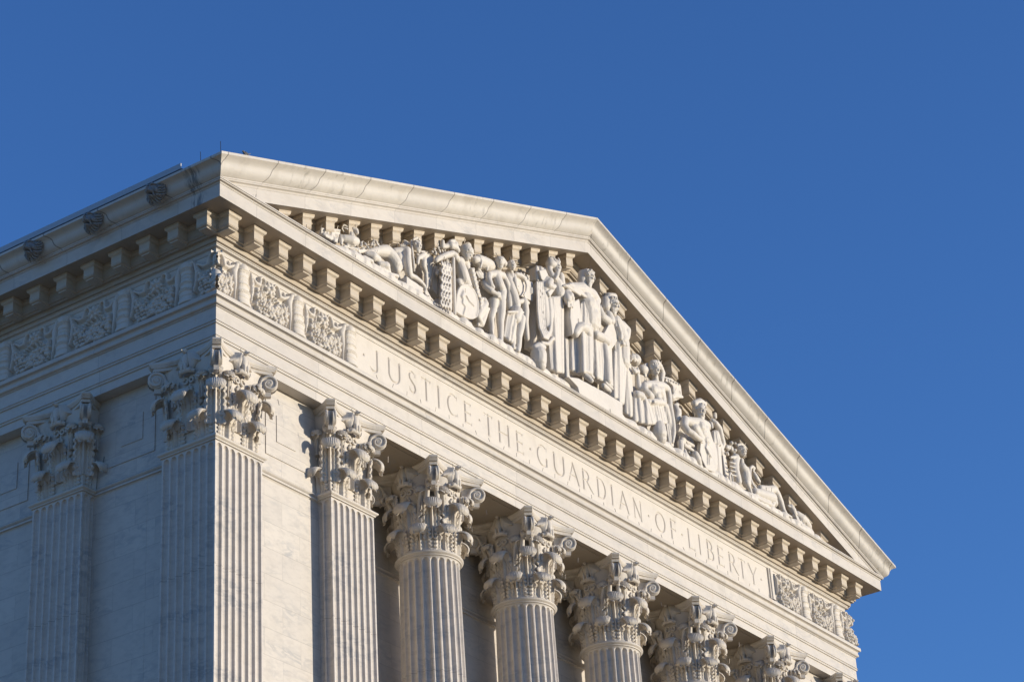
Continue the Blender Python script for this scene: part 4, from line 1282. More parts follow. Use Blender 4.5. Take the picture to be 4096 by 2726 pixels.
["c",[[6.307,-0.604,26.699,0.01],[6.262,-0.634,26.63,0.029],[6.224,-0.659,26.554,0.018]]],
["c",[[6.4,-0.604,26.717,0.011],[6.355,-0.634,26.648,0.029],[6.316,-0.659,26.572,0.018]]],
["c",[[6.493,-0.604,26.736,0.011],[6.448,-0.634,26.667,0.029],[6.409,-0.659,26.59,0.018]]],
["c",[[6.587,-0.604,26.754,0.011],[6.541,-0.634,26.685,0.029],[6.502,-0.659,26.608,0.018]]],
["c",[[6.233,-0.616,26.571,0.01],[6.188,-0.646,26.502,0.029],[6.158,-0.665,26.431,0.018]]],
["c",[[6.326,-0.616,26.589,0.01],[6.281,-0.646,26.52,0.029],[6.251,-0.665,26.449,0.018]]],
["c",[[6.419,-0.616,26.607,0.011],[6.374,-0.646,26.538,0.029],[6.343,-0.665,26.467,0.018]]],
["c",[[6.512,-0.616,26.625,0.011],[6.467,-0.646,26.556,0.029],[6.436,-0.665,26.485,0.018]]],
["c",[[6.253,-0.628,26.482,0.01],[6.209,-0.658,26.413,0.029],[6.195,-0.665,26.355,0.018]]],
["c",[[6.346,-0.628,26.5,0.01],[6.301,-0.658,26.431,0.029],[6.288,-0.665,26.372,0.018]]],
["c",[[6.439,-0.628,26.518,0.01],[6.394,-0.658,26.449,0.029],[6.38,-0.665,26.39,0.018]]],
["c",[[6.532,-0.628,26.536,0.011],[6.487,-0.658,26.467,0.029],[6.473,-0.665,26.408,0.018]]],
["c",[[6.18,-0.64,26.354,0.01],[6.142,-0.665,26.291,0.029],[6.138,-0.665,26.239,0.018]]],
["c",[[6.272,-0.64,26.372,0.01],[6.234,-0.665,26.308,0.029],[6.231,-0.665,26.256,0.018]]],
["c",[[6.365,-0.64,26.39,0.01],[6.327,-0.665,26.326,0.029],[6.323,-0.665,26.274,0.018]]],
["c",[[6.457,-0.64,26.408,0.01],[6.419,-0.665,26.344,0.029],[6.416,-0.665,26.292,0.018]]],
["c",[[6.2,-0.652,26.266,0.01],[6.179,-0.665,26.214,0.029],[6.228,-0.627,26.198,0.018]]],
["c",[[6.292,-0.652,26.284,0.01],[6.271,-0.665,26.232,0.029],[6.321,-0.627,26.216,0.018]]],
["c",[[6.385,-0.652,26.302,0.01],[6.364,-0.665,26.249,0.029],[6.413,-0.627,26.233,0.018]]],
["c",[[6.477,-0.652,26.319,0.01],[6.456,-0.665,26.267,0.029],[6.506,-0.627,26.251,0.018]]],
["c",[[6.126,-0.664,26.139,0.01],[6.122,-0.665,26.099,0.029],[6.155,-0.639,26.071,0.018]]],
["c",[[6.218,-0.664,26.157,0.01],[6.214,-0.665,26.116,0.029],[6.247,-0.639,26.089,0.018]]],
["c",[[6.311,-0.664,26.174,0.01],[6.306,-0.665,26.134,0.029],[6.339,-0.639,26.106,0.018]]],
["c",[[6.403,-0.664,26.192,0.01],[6.399,-0.665,26.151,0.029],[6.432,-0.639,26.124,0.018]]],
["c",[[6.439,-0.5,27.26,0.041],[6.512,-0.56,27.238,0.047],[6.724,-0.52,27.299,0.038]]],
["c",[[6.392,-0.5,26.575,0.041],[6.463,-0.56,26.553,0.047],[6.674,-0.52,26.611,0.038]]],
["b",[[6.497,27.433],[6.478,27.151],[6.459,26.87],[6.646,26.722],[6.671,27.089],[6.697,27.459]],-0.266,-0.091],
["c",[[6.547,-0.244,27.458,0.024],[6.539,-0.244,27.171,0.032],[6.509,-0.244,26.877,0.03]]],
["c",[[6.566,-0.259,27.448,0.024],[6.558,-0.259,27.144,0.032],[6.525,-0.259,26.833,0.034]]],
["c",[[6.589,-0.272,27.441,0.024],[6.567,-0.272,27.115,0.034],[6.545,-0.272,26.791,0.03]]],
["c",[[6.647,-0.259,27.458,0.025],[6.612,-0.259,27.11,0.029],[6.601,-0.259,26.774,0.04]]],
["c",[[6.7,-0.25,27.472,0.025],[6.666,-0.25,27.107,0.036],[6.651,-0.25,26.753,0.029]]],
["c",[[6.483,-0.4,27.24,0.064]]],
["c",[[6.434,-0.4,27.173,0.05]]],
["c",[[6.554,-0.4,27.316,0.041]]]]]]],
["drum_carving","slanted carved barrel behind the soldier's helmet","carving",[["body",[["c",[[7.968,-0.38,28.153,0.144],[8.277,-0.36,28.2,0.16],[8.562,-0.32,28.272,0.138]]],
["c",[[7.77,-0.43,28.076,0.086],[7.826,-0.43,28.091,0.095]]],
["c",[[7.89,-0.5,28.177,0.023],[7.906,-0.52,28.045,0.033],[7.865,-0.5,27.885,0.023]]],
["c",[[8.148,-0.46,28.286,0.023],[8.203,-0.46,28.121,0.033],[8.205,-0.44,27.998,0.023]]],
["c",[[8.062,-0.3,27.97,0.073],[8.138,-0.32,27.882,0.064],[8.189,-0.32,27.829,0.052]]],
["b",[[7.88,27.867],[7.944,27.81],[8.008,27.753],[8.18,27.827],[8.171,27.879],[8.162,27.931]],-0.367,-0.192],
["c",[[7.94,-0.345,27.895,0.021],[7.985,-0.345,27.833,0.022],[8.057,-0.345,27.782,0.024]]],
["c",[[7.966,-0.365,27.888,0.025],[8.029,-0.365,27.838,0.027],[8.062,-0.365,27.777,0.026]]],
["c",[[8.009,-0.375,27.891,0.02],[8.038,-0.375,27.833,0.022],[8.082,-0.375,27.782,0.025]]],
["c",[[8.051,-0.385,27.894,0.025],[8.088,-0.385,27.845,0.027],[8.102,-0.385,27.787,0.025]]],
["c",[[8.161,-0.347,27.944,0.024],[8.181,-0.347,27.893,0.028],[8.191,-0.347,27.839,0.032]]]]]]],
["garland_carving","hanging carved garland of leaves between the oval shield and the nude youth","carving",[["body",[["c",[[7.602,-0.42,27.802,0.019],[7.564,-0.48,27.725,0.048],[7.628,-0.46,27.712,0.019]]],
["c",[[7.767,-0.4,27.88,0.02],[7.683,-0.44,27.784,0.04],[7.605,-0.46,27.695,0.016]]],
["c",[[7.63,-0.42,27.711,0.019],[7.592,-0.48,27.635,0.048],[7.656,-0.46,27.622,0.019]]],
["c",[[7.795,-0.4,27.79,0.02],[7.711,-0.44,27.694,0.04],[7.633,-0.46,27.604,0.016]]],
["c",[[7.659,-0.42,27.621,0.019],[7.62,-0.48,27.545,0.047],[7.684,-0.46,27.532,0.019]]],
["c",[[7.823,-0.4,27.699,0.02],[7.739,-0.44,27.603,0.04],[7.661,-0.46,27.514,0.016]]],
["c",[[7.687,-0.42,27.531,0.019],[7.648,-0.48,27.455,0.047],[7.712,-0.46,27.442,0.019]]],
["c",[[7.852,-0.4,27.609,0.019],[7.767,-0.44,27.513,0.04],[7.689,-0.46,27.424,0.016]]],
["c",[[7.715,-0.42,27.441,0.019],[7.676,-0.48,27.365,0.047],[7.74,-0.46,27.352,0.019]]],
["c",[[7.88,-0.4,27.518,0.019],[7.795,-0.44,27.423,0.04],[7.717,-0.46,27.335,0.016]]],
["c",[[7.743,-0.42,27.351,0.019],[7.704,-0.48,27.275,0.047],[7.768,-0.46,27.262,0.019]]],
["c",[[7.908,-0.4,27.428,0.019],[7.823,-0.44,27.333,0.04],[7.745,-0.46,27.245,0.016]]],
["c",[[7.771,-0.42,27.261,0.019],[7.732,-0.48,27.186,0.047],[7.796,-0.46,27.172,0.019]]],
["c",[[7.936,-0.4,27.338,0.019],[7.851,-0.44,27.243,0.04],[7.773,-0.46,27.155,0.016]]],
["c",[[7.867,-0.42,27.2,0.019],[7.827,-0.48,27.125,0.047],[7.892,-0.46,27.111,0.019]]],
["c",[[8.032,-0.4,27.277,0.019],[7.947,-0.44,27.182,0.04],[7.869,-0.46,27.094,0.016]]],
["c",[[7.858,-0.42,27.095,0.019],[7.819,-0.48,27.02,0.047],[7.883,-0.46,27.006,0.019]]],
["c",[[8.023,-0.4,27.171,0.019],[7.938,-0.44,27.077,0.04],[7.86,-0.46,26.989,0.016]]],
["c",[[7.849,-0.42,26.99,0.019],[7.81,-0.48,26.915,0.047],[7.874,-0.46,26.901,0.019]]],
["c",[[8.014,-0.4,27.066,0.019],[7.929,-0.44,26.972,0.04],[7.851,-0.46,26.884,0.016]]],
["c",[[7.84,-0.42,26.885,0.019],[7.801,-0.48,26.811,0.047],[7.865,-0.46,26.797,0.019]]],
["c",[[8.005,-0.4,26.961,0.019],[7.92,-0.44,26.867,0.04],[7.842,-0.46,26.78,0.016]]],
["c",[[8.083,-0.4,27.233,0.064],[8.132,-0.4,27.161,0.072],[7.86,-0.44,26.868,0.094],[7.734,-0.46,26.663,0.071],[7.838,-0.44,26.603,0.071]]],
["b",[[8.033,27.009],[7.89,26.766],[7.747,26.525],[7.911,26.537],[8.085,26.819],[8.262,27.103]],-0.402,-0.222],
["c",[[8.061,-0.399,27.021,0.028],[7.923,-0.399,26.778,0.029],[7.768,-0.399,26.529,0.03]]],
["c",[[8.086,-0.413,27.026,0.031],[7.931,-0.413,26.771,0.031],[7.78,-0.413,26.518,0.04]]],
["c",[[8.143,-0.405,27.053,0.031],[7.991,-0.405,26.793,0.031],[7.825,-0.405,26.528,0.037]]],
["c",[[8.176,-0.414,27.064,0.029],[8.001,-0.414,26.788,0.036],[7.845,-0.414,26.522,0.034]]],
["c",[[8.243,-0.399,27.097,0.032],[8.075,-0.399,26.818,0.03],[7.899,-0.399,26.539,0.031]]],
["c",[[8.266,-0.36,27.12,0.044],[8.077,-0.38,26.851,0.072],[7.919,-0.4,26.596,0.08]]]]]]],
["nude_youth_statue","nude youth with one hand on his hip, left of the man with the chest","statue",[["body",[["h",[8.584,-0.52,28.311],0.107,[0.55,0.45,-0.25],0,1.0,0],
["c",[[8.695,-0.4,28.471,0.087],[8.783,-0.42,28.502,0.096],[8.864,-0.44,28.453,0.079]]],
["c",[[8.737,-0.4,28.318,0.057],[8.699,-0.38,28.214,0.065]]],
["c",[[8.34,-0.4,27.958,0.082],[8.574,-0.42,28.07,0.099],[8.834,-0.4,28.151,0.087]]],
["c",[[8.565,-0.42,27.971,0.118],[8.607,-0.44,27.812,0.126],[8.739,-0.42,27.725,0.115],[8.693,-0.42,27.537,0.118]]],
["c",[[8.888,-0.4,28.117,0.074],[8.989,-0.4,27.989,0.083],[9.058,-0.38,27.837,0.083],[9.062,-0.36,27.582,0.096],[9.08,-0.36,27.477,0.083]]],
["c",[[8.296,-0.42,27.932,0.077],[8.213,-0.46,27.769,0.073],[8.229,-0.5,27.63,0.06],[8.281,-0.52,27.588,0.044]]],
["c",[[8.18,-0.34,27.724,0.064],[8.17,-0.4,27.604,0.073],[8.244,-0.48,27.494,0.064],[8.38,-0.52,27.463,0.052],[8.463,-0.54,27.453,0.048]]],
["c",[[8.414,-0.54,27.525,0.021],[8.512,-0.55,27.525,0.015]]],
["c",[[8.41,-0.54,27.483,0.021],[8.508,-0.55,27.487,0.015]]],
["c",[[8.406,-0.54,27.44,0.021],[8.504,-0.55,27.448,0.015]]],
["c",[[8.402,-0.54,27.397,0.021],[8.501,-0.55,27.409,0.015]]],
["c",[[8.424,-0.4,27.338,0.117],[8.39,-0.4,27.12,0.086],[8.3,-0.4,26.88,0.072],[8.311,-0.4,26.701,0.06],[8.265,-0.42,26.492,0.047]]],
["c",[[8.625,-0.44,27.408,0.133],[8.599,-0.46,27.13,0.106],[8.549,-0.46,26.887,0.086],[8.546,-0.46,26.702,0.072],[8.528,-0.46,26.511,0.064],[8.473,-0.5,26.365,0.051]]],
["c",[[8.231,-0.46,26.428,0.044],[8.223,-0.52,26.339,0.036]]]]],
["cloth",[["b",[[8.498,27.431],[8.454,27.097],[8.411,26.765],[8.609,26.809],[8.73,27.229],[8.853,27.655]],-0.231,-0.061],
["c",[[8.551,-0.219,27.465,0.034],[8.502,-0.219,27.123,0.032],[8.449,-0.219,26.781,0.037]]],
["c",[[8.6,-0.234,27.495,0.029],[8.52,-0.234,27.129,0.034],[8.467,-0.234,26.776,0.041]]],
["c",[[8.693,-0.218,27.555,0.025],[8.602,-0.218,27.172,0.036],[8.528,-0.218,26.799,0.04]]],
["c",[[8.772,-0.213,27.605,0.034],[8.693,-0.213,27.215,0.034],[8.575,-0.213,26.813,0.039]]],
["c",[[8.851,-0.208,27.655,0.029],[8.716,-0.208,27.23,0.028],[8.623,-0.208,26.826,0.033]]]]]]],
["chest_bearer_statue","man in a short cloth bearing a banded chest, left of the tall robed figure","statue",[["body",[["h",[9.049,-0.52,28.436],0.088,[-0.5,-0.8,-0.1],0,0.8,0],
["c",[[9.157,-0.36,28.572,0.075],[9.253,-0.38,28.663,0.075]]],
["c",[[9.144,-0.4,28.417,0.066],[9.126,-0.44,28.223,0.07],[9.131,-0.44,28.13,0.061]]],
["c",[[9.155,-0.35,28.402,0.074],[9.061,-0.38,28.16,0.108],[9.099,-0.4,27.96,0.127],[9.165,-0.42,27.754,0.127],[9.202,-0.44,27.555,0.119]]],
["c",[[9.184,-0.46,27.371,0.153],[9.08,-0.48,27.172,0.133]]],
["c",[[9.256,-0.52,27.23,0.111],[9.202,-0.52,26.984,0.099],[9.12,-0.52,26.729,0.082],[9.097,-0.52,26.498,0.068],[8.997,-0.56,26.334,0.06]]],
["c",[[9.6,-0.4,27.83,0.097],[9.635,-0.4,27.617,0.088],[9.622,-0.38,27.355,0.079],[9.638,-0.38,27.099,0.07],[9.652,-0.38,26.955,0.061]]],
["c",[[8.912,-0.48,27.177,0.073],[8.911,-0.48,26.88,0.073],[8.937,-0.48,26.577,0.064],[8.89,-0.52,26.379,0.052]]]]],
["cloth",[["b",[[8.791,27.192],[8.689,26.863],[8.589,26.537],[9.003,26.502],[9.175,26.959],[9.35,27.423]],-0.508,-0.323],
["c",[[8.858,-0.483,27.228,0.033],[8.758,-0.483,26.894,0.031],[8.648,-0.483,26.558,0.033]]],
["c",[[8.899,-0.497,27.24,0.035],[8.778,-0.497,26.886,0.038],[8.674,-0.497,26.542,0.042]]],
["c",[[8.932,-0.516,27.247,0.027],[8.817,-0.516,26.884,0.035],[8.691,-0.516,26.519,0.035]]],
["c",[[8.964,-0.536,27.253,0.035],[8.819,-0.536,26.866,0.03],[8.707,-0.536,26.496,0.043]]],
["c",[[9.054,-0.517,27.297,0.036],[8.913,-0.517,26.9,0.03],[8.781,-0.517,26.51,0.034]]],
["c",[[9.088,-0.536,27.304,0.027],[8.943,-0.536,26.894,0.041],[8.799,-0.536,26.488,0.047]]],
["c",[[9.206,-0.499,27.366,0.027],[9.049,-0.499,26.939,0.033],[8.9,-0.499,26.519,0.042]]],
["c",[[9.284,-0.489,27.402,0.026],[9.129,-0.489,26.964,0.031],[8.962,-0.489,26.525,0.045]]],
["c",[[9.359,-0.48,27.436,0.033],[9.186,-0.48,26.979,0.035],[9.02,-0.48,26.53,0.039]]],
["c",[[8.713,-0.56,27.15,0.029],[8.977,-0.58,27.261,0.033],[9.33,-0.54,27.403,0.03]]],
["c",[[9.391,-0.4,27.742,0.061],[9.602,-0.4,27.85,0.066],[9.776,-0.38,27.873,0.053]]]]],
["chest",[["b",[[9.285,28.386],[9.954,28.442],[9.896,27.948],[9.034,27.861],[9.07,28.085]],-0.44,-0.1],
["c",[[9.283,-0.46,28.359,0.053],[9.428,-0.48,28.375,0.062],[9.57,-0.48,28.36,0.062]]],
["c",[[9.525,-0.5,28.333,0.023],[9.599,-0.5,28.211,0.027],[9.567,-0.5,28.045,0.023],[9.467,-0.5,27.908,0.02]]],
["c",[[9.189,-0.46,28.28,0.053],[9.145,-0.5,28.113,0.061],[9.187,-0.5,27.961,0.053],[9.294,-0.48,27.9,0.045]]],
["c",[[9.848,-0.46,28.255,0.02],[9.937,-0.46,28.274,0.015]]],
["c",[[9.843,-0.46,28.211,0.02],[9.932,-0.46,28.23,0.015]]],
["c",[[9.839,-0.46,28.167,0.02],[9.928,-0.46,28.185,0.015]]],
["c",[[9.834,-0.46,28.123,0.02],[9.923,-0.46,28.141,0.015]]],
["c",[[9.402,-0.44,28.418,0.034]]],
["c",[[9.495,-0.44,28.476,0.034]]],
["c",[[9.613,-0.44,28.508,0.034]]],
["c",[[9.73,-0.44,28.52,0.034]]],
["c",[[9.782,-0.44,28.465,0.034]]]]]]],
["robed_sage_statue","tall bearded figure in a pointed mitre and long robe, left of the seated lawgiver","statue",[["body",[["h",[10.795,-0.52,29.161],0.112,[0.42,-0.88,-0.2],1,0.4,0],
["c",[[10.665,-0.46,29.326,0.063],[10.639,-0.48,29.197,0.112],[10.711,-0.5,29.198,0.107]]],
["c",[[10.709,-0.46,29.412,0.027],[10.743,-0.48,29.375,0.053],[10.827,-0.52,29.285,0.078]]],
["c",[[10.932,-0.52,29.464,0.019],[10.936,-0.52,29.355,0.049]]],
["c",[[10.779,-0.58,29.043,0.053],[10.696,-0.6,28.868,0.048],[10.615,-0.6,28.746,0.023]]],
["c",[[10.629,-0.46,29.156,0.073],[10.613,-0.46,29.017,0.073],[10.641,-0.5,28.882,0.073]]],
["c",[[10.73,-0.46,28.869,0.134],[10.853,-0.46,28.767,0.156],[10.891,-0.46,28.521,0.178]]],
["c",[[10.504,-0.42,28.721,0.133],[10.344,-0.42,28.479,0.155],[10.349,-0.42,28.221,0.176]]],
["c",[[10.524,-0.52,28.693,0.088],[10.348,-0.58,28.487,0.087],[10.451,-0.6,28.48,0.077],[10.559,-0.6,28.547,0.053]]],
["c",[[11.026,-0.48,29.054,0.089],[11.029,-0.48,28.791,0.103],[10.99,-0.48,28.468,0.102]]]]],
["robe",[["b",[[10.291,28.731],[10.11,27.811],[9.934,26.911],[10.292,26.927],[10.392,27.841],[10.495,28.774]],-0.268,-0.083],
["c",[[10.355,-0.239,28.765,0.055],[10.187,-0.239,27.844,0.059],[10.013,-0.239,26.939,0.06]]],
["c",[[10.323,-0.286,28.725,0.053],[10.174,-0.286,27.804,0.059],[10.012,-0.286,26.898,0.061]]],
["c",[[10.396,-0.265,28.755,0.054],[10.252,-0.265,27.827,0.05],[10.116,-0.265,26.921,0.075]]],
["c",[[10.436,-0.266,28.763,0.043],[10.304,-0.266,27.831,0.07],[10.187,-0.266,26.924,0.074]]],
["c",[[10.477,-0.265,28.772,0.043],[10.37,-0.265,27.841,0.055],[10.26,-0.265,26.927,0.068]]],
["b",[[10.179,28.967],[10.178,28.802],[10.177,28.638],[10.519,28.74],[10.553,28.897],[10.588,29.055]],-0.388,-0.203],
["c",[[10.218,-0.388,28.974,0.038],[10.196,-0.388,28.803,0.062],[10.209,-0.388,28.647,0.053]]],
["c",[[10.31,-0.381,28.999,0.043],[10.307,-0.381,28.84,0.06],[10.288,-0.381,28.674,0.054]]],
["c",[[10.332,-0.421,28.976,0.048],[10.305,-0.421,28.811,0.061],[10.297,-0.421,28.655,0.065]]],
["c",[[10.428,-0.411,29.004,0.038],[10.414,-0.411,28.848,0.06],[10.38,-0.411,28.685,0.062]]],
["c",[[10.582,-0.364,29.07,0.053],[10.536,-0.364,28.905,0.054],[10.52,-0.364,28.753,0.071]]],
["b",[[10.253,28.133],[10.252,27.256],[10.252,26.394],[10.721,26.493],[10.838,27.472],[10.958,28.472]],-0.549,-0.344],
["c",[[10.322,-0.525,28.173,0.043],[10.334,-0.525,27.297,0.035],[10.311,-0.525,26.422,0.049]]],
["c",[[10.373,-0.533,28.195,0.032],[10.358,-0.533,27.302,0.037],[10.341,-0.533,26.423,0.046]]],
["c",[[10.416,-0.546,28.212,0.03],[10.388,-0.546,27.307,0.035],[10.363,-0.546,26.419,0.051]]],
["c",[[10.445,-0.569,28.22,0.04],[10.408,-0.569,27.306,0.039],[10.371,-0.569,26.407,0.04]]],
["c",[[10.474,-0.591,28.228,0.039],[10.43,-0.591,27.304,0.043],[10.379,-0.591,26.395,0.056]]],
["c",[[10.558,-0.578,28.272,0.035],[10.509,-0.578,27.339,0.043],[10.441,-0.578,26.416,0.05]]],
["c",[[10.629,-0.574,28.308,0.037],[10.544,-0.574,27.353,0.045],[10.491,-0.574,26.429,0.049]]],
["c",[[10.7,-0.57,28.343,0.032],[10.624,-0.57,27.385,0.037],[10.54,-0.57,26.442,0.044]]],
["c",[[10.766,-0.568,28.375,0.032],[10.663,-0.568,27.399,0.036],[10.585,-0.568,26.452,0.039]]],
["c",[[10.895,-0.528,28.448,0.042],[10.795,-0.528,27.465,0.039],[10.691,-0.528,26.5,0.045]]],
["c",[[11.001,-0.501,28.506,0.041],[10.879,-0.501,27.506,0.043],[10.775,-0.501,26.534,0.043]]],
["b",[[11.162,28.393],[11.085,27.473],[11.01,26.572],[11.179,26.595],[11.245,27.409],[11.312,28.237]],-0.402,-0.222],
["c",[[11.185,-0.399,28.377,0.028],[11.119,-0.399,27.472,0.042],[11.036,-0.399,26.578,0.036]]],
["c",[[11.194,-0.417,28.319,0.035],[11.11,-0.417,27.43,0.031],[11.05,-0.417,26.566,0.043]]],
["c",[[11.228,-0.419,28.278,0.031],[11.165,-0.419,27.419,0.04],[11.089,-0.419,26.57,0.047]]],
["c",[[11.333,-0.377,28.282,0.037],[11.265,-0.377,27.442,0.038],[11.198,-0.377,26.616,0.039]]],
["c",[[9.953,-0.54,28.42,0.026],[9.876,-0.56,27.672,0.028],[9.834,-0.6,27.216,0.03],[9.899,-0.64,26.997,0.034],[10.064,-0.64,27.021,0.032],[10.271,-0.62,27.302,0.028],[10.398,-0.6,27.874,0.025],[10.413,-0.58,28.189,0.023]]],
["c",[[10.022,-0.54,28.45,0.027],[9.944,-0.56,27.7,0.028],[9.902,-0.6,27.244,0.03],[9.949,-0.64,27.042,0.034],[10.09,-0.64,27.082,0.032],[10.27,-0.62,27.353,0.028],[10.377,-0.6,27.865,0.025],[10.393,-0.58,28.18,0.023]]],
["c",[[10.097,-0.54,28.482,0.027],[10.019,-0.56,27.731,0.028],[9.977,-0.6,27.274,0.03],[10.005,-0.64,27.092,0.034],[10.119,-0.64,27.15,0.032],[10.269,-0.62,27.409,0.028],[10.355,-0.6,27.856,0.025],[10.37,-0.58,28.171,0.023]]],
["c",[[10.173,-0.54,28.514,0.027],[10.095,-0.56,27.763,0.028],[10.052,-0.6,27.305,0.03],[10.06,-0.64,27.143,0.034],[10.148,-0.64,27.217,0.032],[10.269,-0.62,27.464,0.028],[10.332,-0.6,27.846,0.025],[10.347,-0.58,28.161,0.023]]],
["c",[[10.259,-0.44,28.262,0.132],[10.237,-0.46,27.729,0.145],[10.24,-0.48,27.424,0.131]]],
["c",[[9.937,-0.56,26.893,0.051],[10.11,-0.6,26.928,0.047],[10.333,-0.6,27.165,0.043]]]]],
["tablet",[["b",[[10.251,28.279],[10.491,28.5],[10.56,28.464],[10.321,28.168]],-0.62,-0.55],
["b",[[10.151,28.814],[10.418,28.972],[10.563,28.782],[10.343,28.601],[10.214,28.633]],-0.5,-0.44]]]]],
["urn_carving","squat carved jar with an owl-like lid at the robed sage's feet","carving",[["body",[["c",[[9.745,-0.6,26.698,0.108],[9.726,-0.6,26.524,0.181],[9.724,-0.6,26.357,0.172],[9.746,-0.6,26.262,0.142]]],
["c",[[9.594,-0.6,26.638,0.07],[9.719,-0.62,26.722,0.085],[9.931,-0.6,26.772,0.07]]],
["c",[[9.669,-0.62,26.702,0.042]]],
["c",[[9.786,-0.62,26.738,0.042]]],
["c",[[9.902,-0.65,26.722,0.03]]]]]]],
["lawgiver_statue","large seated bearded man holding a stone tablet on each side, centre of the pediment","statue",[["body",[["h",[11.914,-0.65,29.345],0.14,[0.45,-0.85,-0.3],2,0.5,0],
["c",[[11.85,-0.56,29.417,0.118],[11.817,-0.54,29.252,0.107]]],
["c",[[11.828,-0.52,29.264,0.107],[11.868,-0.52,29.096,0.134]]],
["c",[[11.381,-0.5,28.871,0.149],[11.731,-0.52,28.985,0.177],[12.143,-0.52,29.001,0.178],[12.375,-0.5,28.973,0.135]]],
["c",[[11.854,-0.5,28.755,0.241],[11.94,-0.5,28.477,0.254],[11.948,-0.5,28.22,0.253]]],
["c",[[12.276,-0.48,28.939,0.178],[12.268,-0.48,28.567,0.177],[12.228,-0.48,28.263,0.177]]],
["c",[[11.19,-0.54,28.775,0.111],[11.013,-0.6,28.522,0.1],[10.964,-0.66,28.351,0.089]]],
["c",[[11.062,-0.66,28.495,0.1],[11.151,-0.62,28.417,0.095]]],
["c",[[10.992,-0.66,28.414,0.03],[10.923,-0.68,28.249,0.025],[10.927,-0.68,28.147,0.018]]],
["c",[[11.068,-0.66,28.446,0.03],[10.998,-0.68,28.28,0.025],[10.987,-0.68,28.157,0.018]]],
["c",[[11.144,-0.66,28.478,0.03],[11.074,-0.68,28.312,0.025],[11.052,-0.68,28.2,0.018]]],
["c",[[11.22,-0.66,28.51,0.03],[11.15,-0.68,28.344,0.025],[11.114,-0.68,28.21,0.018]]],
["c",[[11.243,-0.6,27.64,0.105],[11.355,-0.62,27.806,0.116],[11.465,-0.66,27.875,0.121],[11.691,-0.62,27.917,0.132],[11.719,-0.62,27.826,0.127]]],
["c",[[12.124,-0.58,27.978,0.112],[12.405,-0.56,28.021,0.118],[12.608,-0.56,27.998,0.107]]],
["c",[[11.922,-0.5,28.653,0.278]]],
["c",[[12.012,-0.5,28.402,0.278]]],
["c",[[12.139,-0.52,28.657,0.215]]]]],
["robe",[["b",[[10.835,28.656],[11.095,28.663],[11.357,28.669],[11.815,28.757],[11.517,28.815],[11.221,28.873]],-0.665,-0.48],
["c",[[10.888,-0.649,28.689,0.027],[11.138,-0.649,28.685,0.033],[11.416,-0.649,28.693,0.031]]],
["c",[[10.917,-0.665,28.703,0.03],[11.176,-0.665,28.692,0.028],[11.455,-0.665,28.688,0.039]]],
["c",[[11.035,-0.625,28.775,0.028],[11.296,-0.625,28.753,0.031],[11.583,-0.625,28.742,0.035]]],
["c",[[11.064,-0.642,28.788,0.023],[11.329,-0.642,28.757,0.036],[11.622,-0.642,28.737,0.035]]],
["c",[[11.083,-0.665,28.795,0.027],[11.36,-0.665,28.758,0.036],[11.651,-0.665,28.726,0.032]]],
["c",[[11.138,-0.665,28.826,0.028],[11.429,-0.665,28.784,0.037],[11.716,-0.665,28.738,0.041]]],
["c",[[11.199,-0.661,28.861,0.031],[11.483,-0.661,28.804,0.037],[11.788,-0.661,28.755,0.03]]],
["b",[[11.594,28.557],[11.556,28.255],[11.518,27.955],[12.143,28.08],[12.196,28.48],[12.25,28.883]],-0.604,-0.404],
["c",[[11.681,-0.575,28.607,0.039],[11.648,-0.575,28.301,0.036],[11.603,-0.575,27.992,0.048]]],
["c",[[11.696,-0.617,28.604,0.031],[11.674,-0.617,28.292,0.041],[11.614,-0.617,27.966,0.047]]],
["c",[[11.768,-0.622,28.639,0.035],[11.748,-0.622,28.315,0.039],[11.682,-0.622,27.976,0.053]]],
["c",[[11.826,-0.637,28.664,0.032],[11.771,-0.637,28.315,0.039],[11.736,-0.637,27.976,0.038]]],
["c",[[11.909,-0.636,28.706,0.034],[11.874,-0.636,28.353,0.044],[11.816,-0.636,27.993,0.052]]],
["c",[[12.011,-0.624,28.759,0.03],[11.971,-0.624,28.392,0.033],[11.913,-0.624,28.021,0.053]]],
["c",[[12.142,-0.594,28.831,0.041],[12.077,-0.594,28.442,0.043],[12.04,-0.594,28.067,0.039]]],
["c",[[12.271,-0.566,28.902,0.032],[12.205,-0.566,28.5,0.033],[12.165,-0.566,28.111,0.046]]],
["b",[[11.421,27.74],[11.375,27.225],[11.33,26.716],[11.722,26.818],[11.798,27.393],[11.875,27.976]],-0.665,-0.475],
["c",[[11.449,-0.665,27.755,0.043],[11.404,-0.665,27.237,0.049],[11.354,-0.665,26.722,0.056]]],
["c",[[11.505,-0.665,27.784,0.037],[11.469,-0.665,27.262,0.04],[11.403,-0.665,26.735,0.042]]],
["c",[[11.625,-0.625,27.853,0.035],[11.558,-0.625,27.312,0.045],[11.515,-0.625,26.786,0.054]]],
["c",[[11.656,-0.642,27.866,0.032],[11.583,-0.642,27.316,0.039],[11.538,-0.642,26.783,0.05]]],
["c",[[11.707,-0.645,27.892,0.045],[11.654,-0.645,27.343,0.044],[11.582,-0.645,26.792,0.052]]],
["c",[[11.732,-0.665,27.902,0.034],[11.659,-0.665,27.338,0.043],[11.599,-0.665,26.786,0.051]]],
["c",[[11.789,-0.665,27.931,0.037],[11.715,-0.665,27.36,0.039],[11.648,-0.665,26.799,0.055]]],
["c",[[11.847,-0.665,27.961,0.043],[11.78,-0.665,27.386,0.04],[11.697,-0.665,26.812,0.042]]],
["b",[[12.075,27.951],[12.048,27.438],[12.021,26.931],[12.715,26.944],[12.776,27.519],[12.837,28.102]],-0.528,-0.343],
["c",[[12.146,-0.503,27.981,0.046],[12.127,-0.503,27.469,0.054],[12.089,-0.503,26.955,0.05]]],
